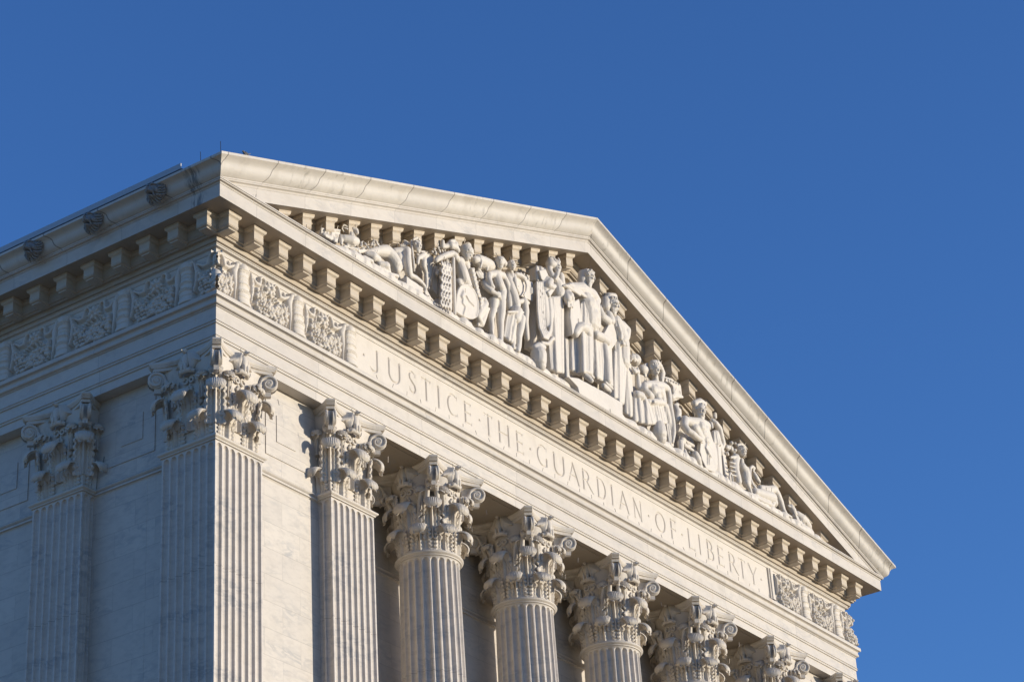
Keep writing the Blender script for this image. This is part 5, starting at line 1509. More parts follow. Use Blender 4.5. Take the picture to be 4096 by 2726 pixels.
["c",[[12.161,-0.533,27.964,0.046],[12.133,-0.533,27.444,0.052],[12.099,-0.533,26.927,0.063]]],
["c",[[12.248,-0.518,27.991,0.046],[12.209,-0.518,27.462,0.049],[12.18,-0.518,26.943,0.06]]],
["c",[[12.292,-0.53,27.992,0.034],[12.273,-0.53,27.466,0.051],[12.219,-0.53,26.932,0.052]]],
["c",[[12.367,-0.523,28.012,0.035],[12.334,-0.523,27.476,0.043],[12.288,-0.523,26.94,0.051]]],
["c",[[12.418,-0.53,28.017,0.035],[12.362,-0.53,27.467,0.054],[12.333,-0.53,26.934,0.046]]],
["c",[[12.481,-0.531,28.029,0.049],[12.419,-0.531,27.472,0.048],[12.391,-0.531,26.935,0.061]]],
["c",[[12.5,-0.558,28.014,0.041],[12.452,-0.558,27.459,0.046],[12.404,-0.558,26.91,0.05]]],
["c",[[12.595,-0.538,28.046,0.042],[12.563,-0.538,27.492,0.052],[12.494,-0.538,26.93,0.063]]],
["c",[[12.659,-0.539,28.059,0.043],[12.611,-0.539,27.494,0.041],[12.552,-0.539,26.931,0.052]]],
["c",[[12.739,-0.528,28.082,0.046],[12.68,-0.528,27.507,0.044],[12.626,-0.528,26.942,0.057]]],
["c",[[12.865,-0.491,28.132,0.048],[12.816,-0.491,27.556,0.04],[12.746,-0.491,26.979,0.058]]],
["b",[[11.23,27.58],[11.181,27.179],[11.132,26.782],[11.533,26.812],[11.62,27.34],[11.708,27.875]],-0.468,-0.283],
["c",[[11.305,-0.439,27.626,0.049],[11.27,-0.439,27.224,0.054],[11.202,-0.439,26.811,0.059]]],
["c",[[11.303,-0.478,27.625,0.043],[11.229,-0.478,27.192,0.043],[11.191,-0.478,26.778,0.058]]],
["c",[[11.368,-0.474,27.665,0.042],[11.309,-0.474,27.224,0.048],[11.247,-0.474,26.785,0.06]]],
["c",[[11.386,-0.501,27.676,0.047],[11.315,-0.501,27.215,0.053],[11.255,-0.501,26.763,0.051]]],
["c",[[11.496,-0.469,27.744,0.046],[11.425,-0.469,27.268,0.047],[11.355,-0.469,26.798,0.047]]],
["c",[[11.531,-0.484,27.766,0.048],[11.45,-0.484,27.271,0.041],[11.381,-0.484,26.787,0.056]]],
["c",[[11.63,-0.46,27.827,0.036],[11.566,-0.46,27.324,0.054],[11.47,-0.46,26.814,0.052]]],
["c",[[11.721,-0.44,27.884,0.042],[11.625,-0.44,27.353,0.054],[11.55,-0.44,26.836,0.064]]],
["c",[[11.394,-0.64,26.774,0.042],[11.565,-0.66,26.784,0.047],[11.791,-0.64,26.752,0.037]]],
["c",[[12.251,-0.66,26.797,0.042],[12.361,-0.665,26.762,0.048],[12.509,-0.66,26.744,0.037]]],
["c",[[12.502,-0.56,27.826,0.091],[12.5,-0.58,27.431,0.096],[12.443,-0.6,26.942,0.096]]]]],
["tablet",[["b",[[11.112,28.342],[11.488,28.616],[11.538,28.054],[11.503,27.936],[11.164,27.632],[11.091,27.526],[11.045,27.954]],-0.64,-0.42]]],
["tablet",[["b",[[12.487,28.1],[12.895,28.645],[13.088,28.831],[13.231,28.651],[13.183,28.315],[12.829,27.886],[12.722,27.714],[12.429,27.675]],-0.54,-0.42]]],
["foot",[["c",[[11.475,-0.62,26.712,0.064],[11.548,-0.66,26.652,0.07],[11.599,-0.7,26.583,0.058]]]]],
["foot",[["c",[[12.155,-0.66,26.684,0.065],[12.337,-0.62,26.692,0.071],[12.426,-0.64,26.668,0.053]]]]],
["plinth",[["b",[[10.711,26.346],[11.118,26.466],[12.143,26.522],[12.877,26.523],[12.815,26.096],[11.111,26.103],[11.069,26.236]],-0.68,-0.08]]]]],
["robed_lawmaker_statue","standing short-bearded man in a pleated robe holding a tablet, right of the seated lawgiver","statue",[["body",[["h",[13.058,-0.52,29.144],0.153,[0.3,-0.9,-0.3],1,0.7,0],
["c",[[12.915,-0.44,29.221,0.12],[12.891,-0.44,29.051,0.12],[13.032,-0.46,29.369,0.109],[13.223,-0.48,29.442,0.093]]],
["c",[[12.961,-0.46,28.86,0.109],[12.982,-0.46,28.71,0.136]]],
["c",[[12.618,-0.44,28.885,0.079],[12.643,-0.46,28.676,0.119],[12.816,-0.48,28.635,0.125]]],
["c",[[13.205,-0.46,28.801,0.164],[13.377,-0.44,28.613,0.191],[13.451,-0.42,28.333,0.207],[13.411,-0.4,27.852,0.217]]],
["c",[[13.458,-0.46,28.798,0.126],[13.63,-0.48,28.728,0.121],[13.538,-0.52,28.518,0.104],[13.32,-0.56,28.31,0.079]]],
["c",[[13.128,-0.6,28.561,0.049],[13.193,-0.6,28.429,0.055],[13.172,-0.6,28.289,0.044]]]]],
["robe",[["b",[[13.077,28.313],[13.021,27.483],[12.967,26.668],[13.177,26.696],[13.408,27.556],[13.643,28.435]],-0.498,-0.303],
["c",[[13.166,-0.464,28.355,0.034],[13.09,-0.464,27.518,0.051],[13.035,-0.464,26.702,0.052]]],
["c",[[13.169,-0.499,28.333,0.037],[13.086,-0.499,27.495,0.048],[13.0,-0.499,26.671,0.052]]],
["c",[[13.198,-0.52,28.325,0.044],[13.099,-0.52,27.485,0.043],[12.989,-0.52,26.655,0.044]]],
["c",[[13.282,-0.507,28.352,0.034],[13.166,-0.507,27.507,0.046],[13.034,-0.507,26.67,0.052]]],
["c",[[13.345,-0.507,28.365,0.032],[13.211,-0.507,27.515,0.05],[13.057,-0.507,26.674,0.057]]],
["c",[[13.404,-0.51,28.376,0.043],[13.247,-0.51,27.52,0.038],[13.077,-0.51,26.675,0.053]]],
["c",[[13.49,-0.496,28.404,0.042],[13.32,-0.496,27.545,0.052],[13.123,-0.496,26.691,0.042]]],
["c",[[13.57,-0.486,28.428,0.041],[13.369,-0.486,27.559,0.039],[13.163,-0.486,26.704,0.058]]],
["c",[[13.641,-0.481,28.446,0.034],[13.408,-0.481,27.567,0.047],[13.195,-0.481,26.711,0.049]]],
["b",[[13.577,28.545],[13.473,27.546],[13.371,26.568],[13.704,26.564],[13.751,27.432],[13.798,28.316]],-0.413,-0.223],
["c",[[13.624,-0.393,28.551,0.033],[13.514,-0.393,27.555,0.036],[13.425,-0.393,26.587,0.05]]],
["c",[[13.612,-0.417,28.498,0.03],[13.527,-0.417,27.524,0.039],[13.427,-0.417,26.564,0.038]]],
["c",[[13.643,-0.415,28.472,0.029],[13.557,-0.415,27.509,0.036],[13.472,-0.415,26.565,0.048]]],
["c",[[13.638,-0.434,28.423,0.037],[13.553,-0.434,27.473,0.045],[13.481,-0.434,26.546,0.038]]],
["c",[[13.65,-0.444,28.385,0.034],[13.582,-0.444,27.453,0.035],[13.507,-0.444,26.537,0.054]]],
["c",[[13.719,-0.419,28.381,0.03],[13.646,-0.419,27.459,0.045],[13.59,-0.419,26.56,0.048]]],
["c",[[13.742,-0.421,28.35,0.036],[13.689,-0.421,27.447,0.047],[13.628,-0.421,26.557,0.044]]],
["c",[[13.823,-0.389,28.354,0.038],[13.779,-0.389,27.465,0.046],[13.723,-0.389,26.587,0.047]]],
["b",[[12.962,27.857],[12.861,27.287],[12.761,26.724],[13.014,26.769],[13.106,27.408],[13.199,28.055]],-0.477,-0.302],
["c",[[13.036,-0.45,27.908,0.037],[12.942,-0.45,27.331,0.047],[12.837,-0.45,26.756,0.059]]],
["c",[[13.024,-0.492,27.915,0.043],[12.925,-0.492,27.316,0.04],[12.83,-0.492,26.726,0.054]]],
["c",[[13.109,-0.477,27.98,0.043],[13.025,-0.477,27.366,0.053],[12.918,-0.477,26.752,0.054]]],
["c",[[13.205,-0.455,28.052,0.048],[13.123,-0.455,27.418,0.046],[13.019,-0.455,26.785,0.047]]],
["b",[[13.011,28.731],[13.097,28.449],[13.182,28.168],[13.487,28.238],[13.42,28.501],[13.353,28.765]],-0.582,-0.402],
["c",[[13.071,-0.561,28.755,0.029],[13.156,-0.561,28.475,0.026],[13.239,-0.561,28.195,0.029]]],
["c",[[13.116,-0.563,28.758,0.021],[13.186,-0.563,28.475,0.025],[13.279,-0.563,28.203,0.033]]],
["c",[[13.089,-0.608,28.716,0.024],[13.174,-0.608,28.443,0.028],[13.247,-0.608,28.166,0.035]]],
["c",[[13.173,-0.587,28.743,0.029],[13.237,-0.587,28.465,0.03],[13.326,-0.587,28.198,0.028]]],
["c",[[13.243,-0.574,28.761,0.03],[13.305,-0.574,28.485,0.025],[13.391,-0.574,28.221,0.034]]],
["c",[[13.253,-0.598,28.741,0.025],[13.31,-0.598,28.468,0.028],[13.395,-0.598,28.207,0.037]]],
["c",[[13.378,-0.553,28.793,0.023],[13.439,-0.553,28.525,0.025],[13.514,-0.553,28.263,0.035]]]]]]],
["wreath_carving","small carved hand and sprig between the two central tablet bearers","carving",[["body",[["c",[[12.676,-0.38,28.957,0.055]]],
["c",[[12.77,-0.38,29.036,0.055]]],
["c",[[12.804,-0.38,28.984,0.055]]],
["c",[[12.708,-0.38,28.891,0.055]]],
["c",[[12.613,-0.38,28.798,0.055]]],
["c",[[12.642,-0.38,28.705,0.055]]]]]]],
["seated_woman_statue","bare-chested seated figure in a belted skirt, one hand raised under a globe of flowers","statue",[["body",[["h",[14.612,-0.56,28.079],0.123,[-0.15,-0.92,-0.3],0,0.3,0],
["c",[[14.64,-0.52,28.256,0.091],[14.807,-0.52,28.321,0.096],[14.996,-0.48,28.333,0.078]]],
["c",[[15.082,-0.44,28.38,0.069],[15.205,-0.4,28.269,0.087],[15.134,-0.4,28.031,0.068]]],
["c",[[14.715,-0.5,27.949,0.077],[14.726,-0.48,27.827,0.086]]],
["c",[[14.284,-0.48,27.582,0.102],[14.644,-0.48,27.701,0.131],[15.041,-0.46,27.841,0.12],[15.271,-0.44,27.898,0.087]]],
["c",[[14.491,-0.5,27.523,0.15],[14.592,-0.48,27.38,0.138],[14.733,-0.46,27.289,0.158]]],
["c",[[14.89,-0.48,27.682,0.131],[14.958,-0.46,27.525,0.123],[14.966,-0.44,27.384,0.139]]],
["c",[[14.148,-0.52,27.497,0.098],[14.062,-0.56,27.338,0.089],[14.171,-0.6,27.254,0.102],[14.293,-0.58,27.252,0.09]]],
["c",[[14.109,-0.52,27.445,0.076],[14.034,-0.48,27.355,0.076],[13.983,-0.46,27.417,0.071],[13.981,-0.46,27.603,0.067],[13.949,-0.48,27.697,0.063]]],
["c",[[13.784,-0.52,27.713,0.054],[13.728,-0.52,27.747,0.038],[13.688,-0.52,27.788,0.027]]],
["c",[[13.881,-0.52,27.751,0.054],[13.895,-0.54,27.844,0.027]]],
["c",[[13.832,-0.52,27.732,0.042],[13.781,-0.54,27.799,0.024]]],
["c",[[13.943,-0.52,27.756,0.042],[13.957,-0.54,27.811,0.02]]],
["c",[[15.298,-0.44,27.87,0.092],[15.327,-0.46,27.665,0.073],[15.285,-0.48,27.415,0.068],[15.319,-0.48,27.239,0.064],[15.342,-0.48,27.002,0.064],[15.331,-0.48,26.755,0.059],[15.237,-0.48,26.479,0.042]]],
["c",[[15.155,-0.4,27.393,0.099],[15.257,-0.38,27.06,0.119],[15.33,-0.38,26.75,0.099]]],
["c",[[14.589,-0.52,27.553,0.146]]],
["c",[[14.613,-0.52,27.412,0.146]]],
["c",[[14.783,-0.5,27.596,0.139]]],
["c",[[14.653,-0.52,27.277,0.146]]]]],
["skirt",[["c",[[14.175,-0.56,27.083,0.076],[14.401,-0.6,27.155,0.085],[14.86,-0.56,27.304,0.077]]],
["c",[[14.266,-0.66,27.084,0.046]]],
["b",[[14.202,26.996],[14.233,26.803],[14.264,26.611],[14.914,26.814],[14.886,27.018],[14.857,27.223]],-0.573,-0.383],
["c",[[14.295,-0.532,27.043,0.02],[14.325,-0.532,26.85,0.028],[14.356,-0.532,26.657,0.026]]],
["c",[[14.297,-0.558,27.034,0.022],[14.339,-0.558,26.844,0.029],[14.358,-0.558,26.647,0.031]]],
["c",[[14.323,-0.57,27.038,0.024],[14.356,-0.57,26.845,0.025],[14.383,-0.57,26.649,0.034]]],
["c",[[14.362,-0.575,27.05,0.026],[14.405,-0.575,26.86,0.022],[14.422,-0.575,26.66,0.027]]],
["c",[[14.391,-0.585,27.057,0.02],[14.43,-0.585,26.863,0.027],[14.451,-0.585,26.664,0.028]]],
["c",[[14.41,-0.601,27.057,0.025],[14.451,-0.601,26.864,0.023],[14.469,-0.601,26.663,0.032]]],
["c",[[14.474,-0.591,27.083,0.023],[14.513,-0.591,26.889,0.029],[14.533,-0.591,26.688,0.034]]],
["c",[[14.496,-0.605,27.086,0.026],[14.535,-0.605,26.89,0.026],[14.555,-0.605,26.688,0.026]]],
["c",[[14.537,-0.609,27.098,0.019],[14.565,-0.609,26.898,0.025],[14.596,-0.609,26.7,0.028]]],
["c",[[14.642,-0.575,27.148,0.02],[14.684,-0.575,26.952,0.029],[14.7,-0.575,26.747,0.03]]],
["c",[[14.703,-0.567,27.172,0.023],[14.728,-0.567,26.969,0.023],[14.761,-0.567,26.769,0.032]]],
["c",[[14.737,-0.574,27.181,0.026],[14.78,-0.574,26.983,0.028],[14.795,-0.574,26.776,0.034]]],
["c",[[14.787,-0.572,27.199,0.023],[14.82,-0.572,26.997,0.026],[14.845,-0.572,26.793,0.032]]],
["c",[[14.86,-0.558,27.23,0.026],[14.898,-0.558,27.029,0.022],[14.917,-0.558,26.822,0.028]]],
["b",[[13.72,27.134],[13.667,26.78],[13.614,26.43],[14.401,26.61],[14.273,26.961],[14.144,27.314]],-0.504,-0.304],
["c",[[13.772,-0.482,27.161,0.035],[13.717,-0.482,26.805,0.036],[13.678,-0.482,26.457,0.048]]],
["c",[[13.804,-0.481,27.176,0.028],[13.778,-0.481,26.825,0.043],[13.736,-0.481,26.471,0.04]]],
["c",[[13.821,-0.489,27.181,0.034],[13.797,-0.489,26.826,0.03],[13.779,-0.489,26.476,0.04]]],
["c",[[13.84,-0.495,27.187,0.028],[13.824,-0.495,26.831,0.033],[13.823,-0.495,26.483,0.038]]],
["c",[[13.806,-0.534,27.162,0.037],[13.809,-0.534,26.809,0.041],[13.815,-0.534,26.459,0.048]]],
["c",[[13.815,-0.546,27.163,0.034],[13.834,-0.546,26.811,0.041],[13.849,-0.546,26.46,0.042]]],
["c",[[13.89,-0.52,27.201,0.033],[13.92,-0.52,26.849,0.032],[13.95,-0.52,26.498,0.036]]],
["c",[[13.917,-0.521,27.213,0.036],[13.964,-0.521,26.861,0.038],[14.004,-0.521,26.509,0.041]]],
["c",[[13.963,-0.512,27.234,0.034],[14.01,-0.512,26.878,0.037],[14.075,-0.512,26.531,0.041]]],
["c",[[13.995,-0.511,27.249,0.028],[14.058,-0.511,26.893,0.032],[14.134,-0.511,26.545,0.043]]],
["c",[[14.034,-0.506,27.266,0.031],[14.117,-0.506,26.914,0.037],[14.198,-0.506,26.563,0.046]]],
["c",[[14.056,-0.511,27.275,0.038],[14.146,-0.511,26.92,0.041],[14.247,-0.511,26.571,0.047]]],
["c",[[14.135,-0.482,27.315,0.036],[14.252,-0.482,26.966,0.033],[14.352,-0.482,26.611,0.045]]],
["c",[[14.174,-0.477,27.333,0.038],[14.3,-0.477,26.982,0.037],[14.418,-0.477,26.629,0.045]]],
["c",[[13.787,-0.52,27.135,0.101],[13.909,-0.54,27.137,0.109]]],
["b",[[14.0,27.158],[13.991,26.812],[13.983,26.468],[14.34,26.599],[14.236,26.81],[14.131,27.022]],-0.582,-0.402],
["c",[[14.032,-0.568,27.162,0.034],[14.037,-0.568,26.827,0.042],[14.031,-0.568,26.49,0.052]]],
["c",[[14.029,-0.581,27.13,0.038],[14.048,-0.581,26.813,0.044],[14.061,-0.581,26.496,0.038]]],
["c",[[14.054,-0.578,27.113,0.038],[14.092,-0.578,26.818,0.036],[14.117,-0.578,26.518,0.049]]],
["c",[[14.067,-0.581,27.091,0.034],[14.113,-0.581,26.811,0.036],[14.162,-0.581,26.534,0.039]]],
["c",[[14.07,-0.591,27.062,0.032],[14.136,-0.591,26.803,0.042],[14.197,-0.591,26.544,0.053]]],
["c",[[14.134,-0.564,27.068,0.029],[14.211,-0.564,26.827,0.042],[14.294,-0.564,26.588,0.044]]],
["c",[[14.156,-0.562,27.051,0.039],[14.249,-0.562,26.828,0.043],[14.348,-0.562,26.609,0.044]]],
["b",[[15.111,26.955],[15.131,26.701],[15.151,26.448],[15.337,26.44],[15.348,26.686],[15.358,26.934]],-0.422,-0.242],
["c",[[15.133,-0.423,26.952,0.028],[15.139,-0.423,26.694,0.031],[15.168,-0.423,26.446,0.042]]],
["c",[[15.184,-0.423,26.948,0.029],[15.193,-0.423,26.695,0.03],[15.206,-0.423,26.445,0.041]]],
["c",[[15.19,-0.448,26.92,0.024],[15.202,-0.448,26.672,0.037],[15.2,-0.448,26.42,0.036]]],
["c",[[15.269,-0.431,26.932,0.028],[15.269,-0.431,26.683,0.036],[15.266,-0.431,26.434,0.033]]],
["c",[[15.381,-0.395,26.962,0.026],[15.389,-0.395,26.72,0.029],[15.366,-0.395,26.467,0.035]]],
["c",[[14.811,-0.6,27.385,0.02],[14.877,-0.6,27.222,0.02],[14.882,-0.58,26.968,0.02],[14.943,-0.56,26.866,0.024]]]]],
["flower_globe",[["c",[[13.966,-0.44,28.114,0.154]]],
["c",[[13.646,-0.558,27.97,0.026]]],
["c",[[13.707,-0.58,28.002,0.034]]],
["c",[[13.731,-0.575,28.02,0.035]]],
["c",[[13.702,-0.578,28.004,0.031]]],
["c",[[13.728,-0.553,28.091,0.039]]],
["c",[[13.758,-0.566,27.993,0.026]]],
["c",[[13.56,-0.525,27.968,0.036]]],
["c",[[13.769,-0.557,28.096,0.04]]],
["c",[[13.79,-0.563,28.011,0.038]]],
["c",[[13.742,-0.555,28.093,0.025]]],
["c",[[13.715,-0.567,27.974,0.029]]],
["c",[[13.749,-0.568,28.052,0.043]]],
["c",[[13.722,-0.577,28.014,0.031]]],
["c",[[13.701,-0.579,27.999,0.032]]],
["c",[[13.742,-0.573,28.027,0.036]]],
["c",[[13.862,-0.545,28.008,0.043]]],
["c",[[13.706,-0.58,27.999,0.025]]],
["c",[[13.702,-0.579,28.0,0.025]]],
["c",[[13.559,-0.525,27.958,0.032]]],
["c",[[13.626,-0.542,27.919,0.025]]],
["c",[[13.685,-0.57,28.01,0.037]]],
["c",[[13.724,-0.577,28.011,0.035]]],
["c",[[13.692,-0.571,28.013,0.029]]],
["c",[[14.067,-0.52,28.17,0.026]]],
["c",[[13.756,-0.523,28.192,0.029]]],
["c",[[13.701,-0.577,28.004,0.031]]],
["c",[[13.708,-0.545,28.101,0.041]]],
["c",[[13.812,-0.559,28.02,0.043]]],
["c",[[13.655,-0.553,28.028,0.032]]],
["c",[[13.913,-0.546,28.103,0.024]]],
["c",[[13.772,-0.56,28.086,0.033]]],
["c",[[13.764,-0.553,27.961,0.03]]],
["c",[[13.898,-0.542,28.034,0.026]]],
["c",[[13.71,-0.578,28.007,0.041]]],
["c",[[14.321,-0.4,28.02,0.119],[14.514,-0.38,28.064,0.119]]],
["c",[[14.645,-0.38,28.307,0.021],[14.408,-0.44,28.173,0.027]]],
["c",[[14.632,-0.38,28.259,0.021],[14.401,-0.44,28.133,0.027]]],
["c",[[14.618,-0.38,28.212,0.021],[14.395,-0.44,28.092,0.027]]],
["c",[[14.604,-0.38,28.164,0.021],[14.389,-0.44,28.052,0.027]]],
["c",[[14.591,-0.38,28.117,0.021],[14.382,-0.44,28.011,0.027]]],
["c",[[14.577,-0.38,28.07,0.021],[14.376,-0.44,27.971,0.027]]],
["c",[[14.563,-0.38,28.023,0.021],[14.37,-0.44,27.931,0.027]]],
["c",[[14.55,-0.38,27.975,0.021],[14.363,-0.44,27.89,0.027]]],
["c",[[14.536,-0.38,27.928,0.021],[14.357,-0.44,27.85,0.027]]]]],
["urn",[["c",[[14.556,-0.54,26.581,0.176],[14.53,-0.54,26.424,0.204],[14.573,-0.54,26.311,0.164]]]]]]],
["ship_carving","small carved ship with a row of ports behind the seated figure's arm","carving",[["body",[["b",[[15.431,28.3],[15.796,28.384],[16.143,28.343],[16.158,28.059],[15.968,27.891],[15.687,27.746],[15.61,27.851],[15.478,28.011]],-0.34,-0.12],
["c",[[15.752,-0.37,28.029,0.031],[16.101,-0.37,28.008,0.028]]],
["c",[[15.738,-0.37,27.947,0.031],[16.1,-0.37,28.0,0.028]]],
["c",[[15.724,-0.37,27.865,0.031],[16.099,-0.37,27.992,0.028]]],
["c",[[15.436,-0.37,28.234,0.021]]],
["c",[[15.553,-0.37,28.249,0.021]]],
["c",[[15.67,-0.37,28.263,0.021]]],
["c",[[15.788,-0.37,28.278,0.021]]],
["c",[[15.906,-0.37,28.292,0.021]]],
["c",[[16.024,-0.37,28.307,0.021]]],
["c",[[15.472,-0.4,28.161,0.024],[15.656,-0.4,28.117,0.028],[15.655,-0.4,27.924,0.024]]],
["c",[[15.567,-0.38,27.783,0.078],[15.708,-0.36,27.862,0.069]]]]]]],
["small_figure_carving","small half-hidden carved figure between the seated woman and the heron shield","carving",[["body",[["c",[[15.824,-0.32,27.613,0.088],[15.833,-0.34,27.477,0.101],[15.767,-0.34,27.281,0.087]]],
["c",[[15.918,-0.36,27.597,0.047],[15.879,-0.38,27.461,0.047]]],
["c",[[15.801,-0.3,27.669,0.056],[15.944,-0.3,27.761,0.056]]]]]]],
["shield_bearer_statue","bearded man with a headband resting one hand on an oval heron shield","statue",[["body",[["h",[16.538,-0.54,27.751],0.152,[-0.3,-0.9,-0.28],1,0.5,0],
["c",[[16.367,-0.52,27.878,0.087],[16.582,-0.54,27.994,0.099],[16.82,-0.52,28.031,0.079]]],
["c",[[16.641,-0.46,27.616,0.099],[16.691,-0.44,27.557,0.124]]],
["c",[[15.933,-0.48,27.28,0.108],[16.222,-0.48,27.338,0.14],[16.576,-0.48,27.435,0.159],[16.906,-0.46,27.513,0.124]]],
["c",[[16.247,-0.5,27.192,0.14],[16.401,-0.48,27.09,0.147],[16.585,-0.46,26.998,0.158],[16.769,-0.44,26.906,0.176]]],
["c",[[16.693,-0.5,27.322,0.148],[16.811,-0.48,27.173,0.141],[16.928,-0.46,27.023,0.141]]],
["c",[[15.874,-0.5,27.285,0.105],[15.708,-0.56,27.04,0.097],[15.756,-0.62,26.907,0.085],[15.906,-0.66,26.867,0.086],[16.095,-0.66,26.838,0.074],[16.238,-0.66,26.857,0.066]]],
["c",[[16.262,-0.62,26.944,0.024],[16.433,-0.62,26.957,0.018]]],
["c",[[16.254,-0.62,26.899,0.024],[16.426,-0.62,26.922,0.018]]],
["c",[[16.246,-0.62,26.853,0.024],[16.42,-0.62,26.887,0.018]]],
["c",[[16.237,-0.62,26.808,0.024],[16.413,-0.62,26.852,0.018]]],
["c",[[16.935,-0.4,26.846,0.194],[17.072,-0.36,26.628,0.194]]],
["c",[[16.455,-0.52,27.278,0.176]]],
["c",[[16.549,-0.5,27.154,0.176]]],
["c",[[16.637,-0.5,27.021,0.169]]]]],
["oval_shield",[["b",[[16.475,27.012],[16.545,27.052],[16.625,27.086],[16.706,27.11],[16.778,27.122],[16.841,27.12],[16.898,27.105],[16.949,27.081],[16.991,27.05],[17.023,27.014],[17.045,26.97],[17.06,26.919],[17.069,26.864],[17.073,26.802],[17.071,26.735],[17.062,26.663],[17.046,26.592],[17.021,26.514],[16.988,26.431],[16.949,26.355],[16.904,26.297],[16.851,26.262],[16.79,26.244],[16.727,26.236],[16.666,26.229],[16.607,26.222],[16.548,26.217],[16.492,26.22],[16.443,26.232],[16.4,26.257],[16.363,26.293],[16.33,26.334],[16.302,26.377],[16.279,26.421],[16.26,26.468],[16.246,26.517],[16.239,26.566],[16.238,26.617],[16.242,26.668],[16.255,26.721],[16.278,26.776],[16.313,26.836],[16.36,26.9],[16.415,26.961]],-0.6,-0.52],
["c",[[16.293,-0.62,26.808,0.021],[16.213,-0.62,26.55,0.021],[16.282,-0.62,26.363,0.021],[16.409,-0.62,26.222,0.021]]],
["c",[[16.565,-0.625,26.954,0.021],[16.594,-0.625,26.882,0.018],[16.505,-0.63,26.75,0.021],[16.584,-0.63,26.647,0.04],[16.685,-0.63,26.585,0.03]]],
["c",[[16.58,-0.625,26.582,0.012],[16.534,-0.625,26.338,0.012]]],
["c",[[16.652,-0.625,26.591,0.012],[16.609,-0.625,26.364,0.012]]]]],
["drapery",[["b",[[15.975,26.528],[16.141,26.449],[16.308,26.37],[16.537,26.402],[16.356,26.485],[16.176,26.568]],-0.422,-0.242],
["c",[[16.021,-0.408,26.546,0.039],[16.189,-0.408,26.467,0.037],[16.356,-0.408,26.387,0.043]]],
["c",[[16.014,-0.434,26.529,0.033],[16.184,-0.434,26.448,0.039],[16.355,-0.434,26.368,0.043]]],
["c",[[16.077,-0.421,26.549,0.041],[16.253,-0.421,26.469,0.043],[16.423,-0.421,26.387,0.048]]],
["c",[[16.118,-0.421,26.557,0.03],[16.292,-0.421,26.475,0.043],[16.469,-0.421,26.394,0.043]]],
["c",[[16.195,-0.4,26.585,0.033],[16.385,-0.4,26.507,0.047],[16.552,-0.4,26.42,0.048]]]]]]],
["kneeling_child_statue","small crouching figure beside the bearded man with the heron shield","statue",[["body",[["c",[[15.81,-0.38,26.939,0.074],[15.905,-0.42,26.895,0.078],[15.728,-0.44,26.694,0.085]]],
["c",[[15.845,-0.44,26.737,0.058],[15.999,-0.48,26.714,0.054],[16.132,-0.5,26.707,0.044]]],
["c",[[15.792,-0.46,26.613,0.058],[15.978,-0.48,26.592,0.051],[16.107,-0.5,26.567,0.04]]],
["c",[[15.625,-0.46,26.602,0.085],[15.599,-0.48,26.472,0.073],[15.581,-0.48,26.369,0.065]]],
["c",[[15.828,-0.36,27.018,0.066]]],
["c",[[15.83,-0.32,27.147,0.066],[15.745,-0.34,26.994,0.066]]]]],
["pot",[["c",[[16.142,-0.52,26.476,0.097],[16.209,-0.52,26.386,0.111],[16.276,-0.52,26.296,0.086]]],
["c",[[15.654,-0.54,26.392,0.047],[15.659,-0.54,26.264,0.073],[15.738,-0.54,26.244,0.047]]]]]]],
["robed_woman_statue","slender robed figure with a raised arm, between the heron shield and the cornucopia","statue",[["body",[["c",[[17.495,-0.4,28.071,0.06],[17.441,-0.42,27.96,0.064]]],
["c",[[17.276,-0.44,27.791,0.068],[17.345,-0.48,27.736,0.076],[17.503,-0.48,27.659,0.076],[17.591,-0.46,27.496,0.072],[17.682,-0.44,27.352,0.068],[17.646,-0.44,27.238,0.052]]],
["c",[[17.165,-0.46,27.676,0.048],[17.155,-0.48,27.565,0.041]]],
["c",[[17.27,-0.35,27.751,0.068],[17.219,-0.35,27.631,0.076]]],
["c",[[17.4,-0.4,27.497,0.107],[17.484,-0.38,27.316,0.118],[17.596,-0.36,27.129,0.125]]]]],
["robe",[["b",[[17.172,27.475],[17.125,26.926],[17.079,26.383],[17.408,26.317],[17.449,26.901],[17.491,27.491]],-0.468,-0.283],
["c",[[17.244,-0.437,27.506,0.022],[17.2,-0.437,26.954,0.035],[17.151,-0.437,26.408,0.038]]],
["c",[[17.203,-0.48,27.466,0.024],[17.152,-0.48,26.908,0.026],[17.112,-0.48,26.36,0.031]]],
["c",[[17.281,-0.456,27.491,0.026],[17.24,-0.456,26.932,0.034],[17.191,-0.456,26.376,0.038]]],
["c",[[17.281,-0.475,27.473,0.026],[17.229,-0.475,26.906,0.026],[17.192,-0.475,26.35,0.036]]],
["c",[[17.323,-0.472,27.479,0.031],[17.271,-0.472,26.906,0.03],[17.235,-0.472,26.346,0.04]]],
["c",[[17.31,-0.499,27.454,0.025],[17.27,-0.499,26.882,0.027],[17.223,-0.499,26.313,0.031]]],
["c",[[17.375,-0.482,27.472,0.025],[17.332,-0.482,26.894,0.026],[17.289,-0.482,26.322,0.033]]],
["c",[[17.456,-0.457,27.498,0.025],[17.404,-0.457,26.911,0.028],[17.371,-0.457,26.338,0.033]]],
["c",[[17.516,-0.444,27.514,0.031],[17.476,-0.444,26.926,0.028],[17.432,-0.444,26.343,0.03]]],
["b",[[17.626,27.365],[17.634,26.884],[17.641,26.407],[17.844,26.411],[17.823,26.818],[17.801,27.227]],-0.388,-0.203],
["c",[[17.706,-0.349,27.393,0.032],[17.716,-0.349,26.917,0.029],[17.723,-0.349,26.443,0.035]]],
["c",[[17.673,-0.379,27.347,0.029],[17.688,-0.379,26.881,0.031],[17.694,-0.379,26.416,0.041]]],
["c",[[17.651,-0.404,27.306,0.026],[17.66,-0.404,26.847,0.032],[17.675,-0.404,26.393,0.037]]],
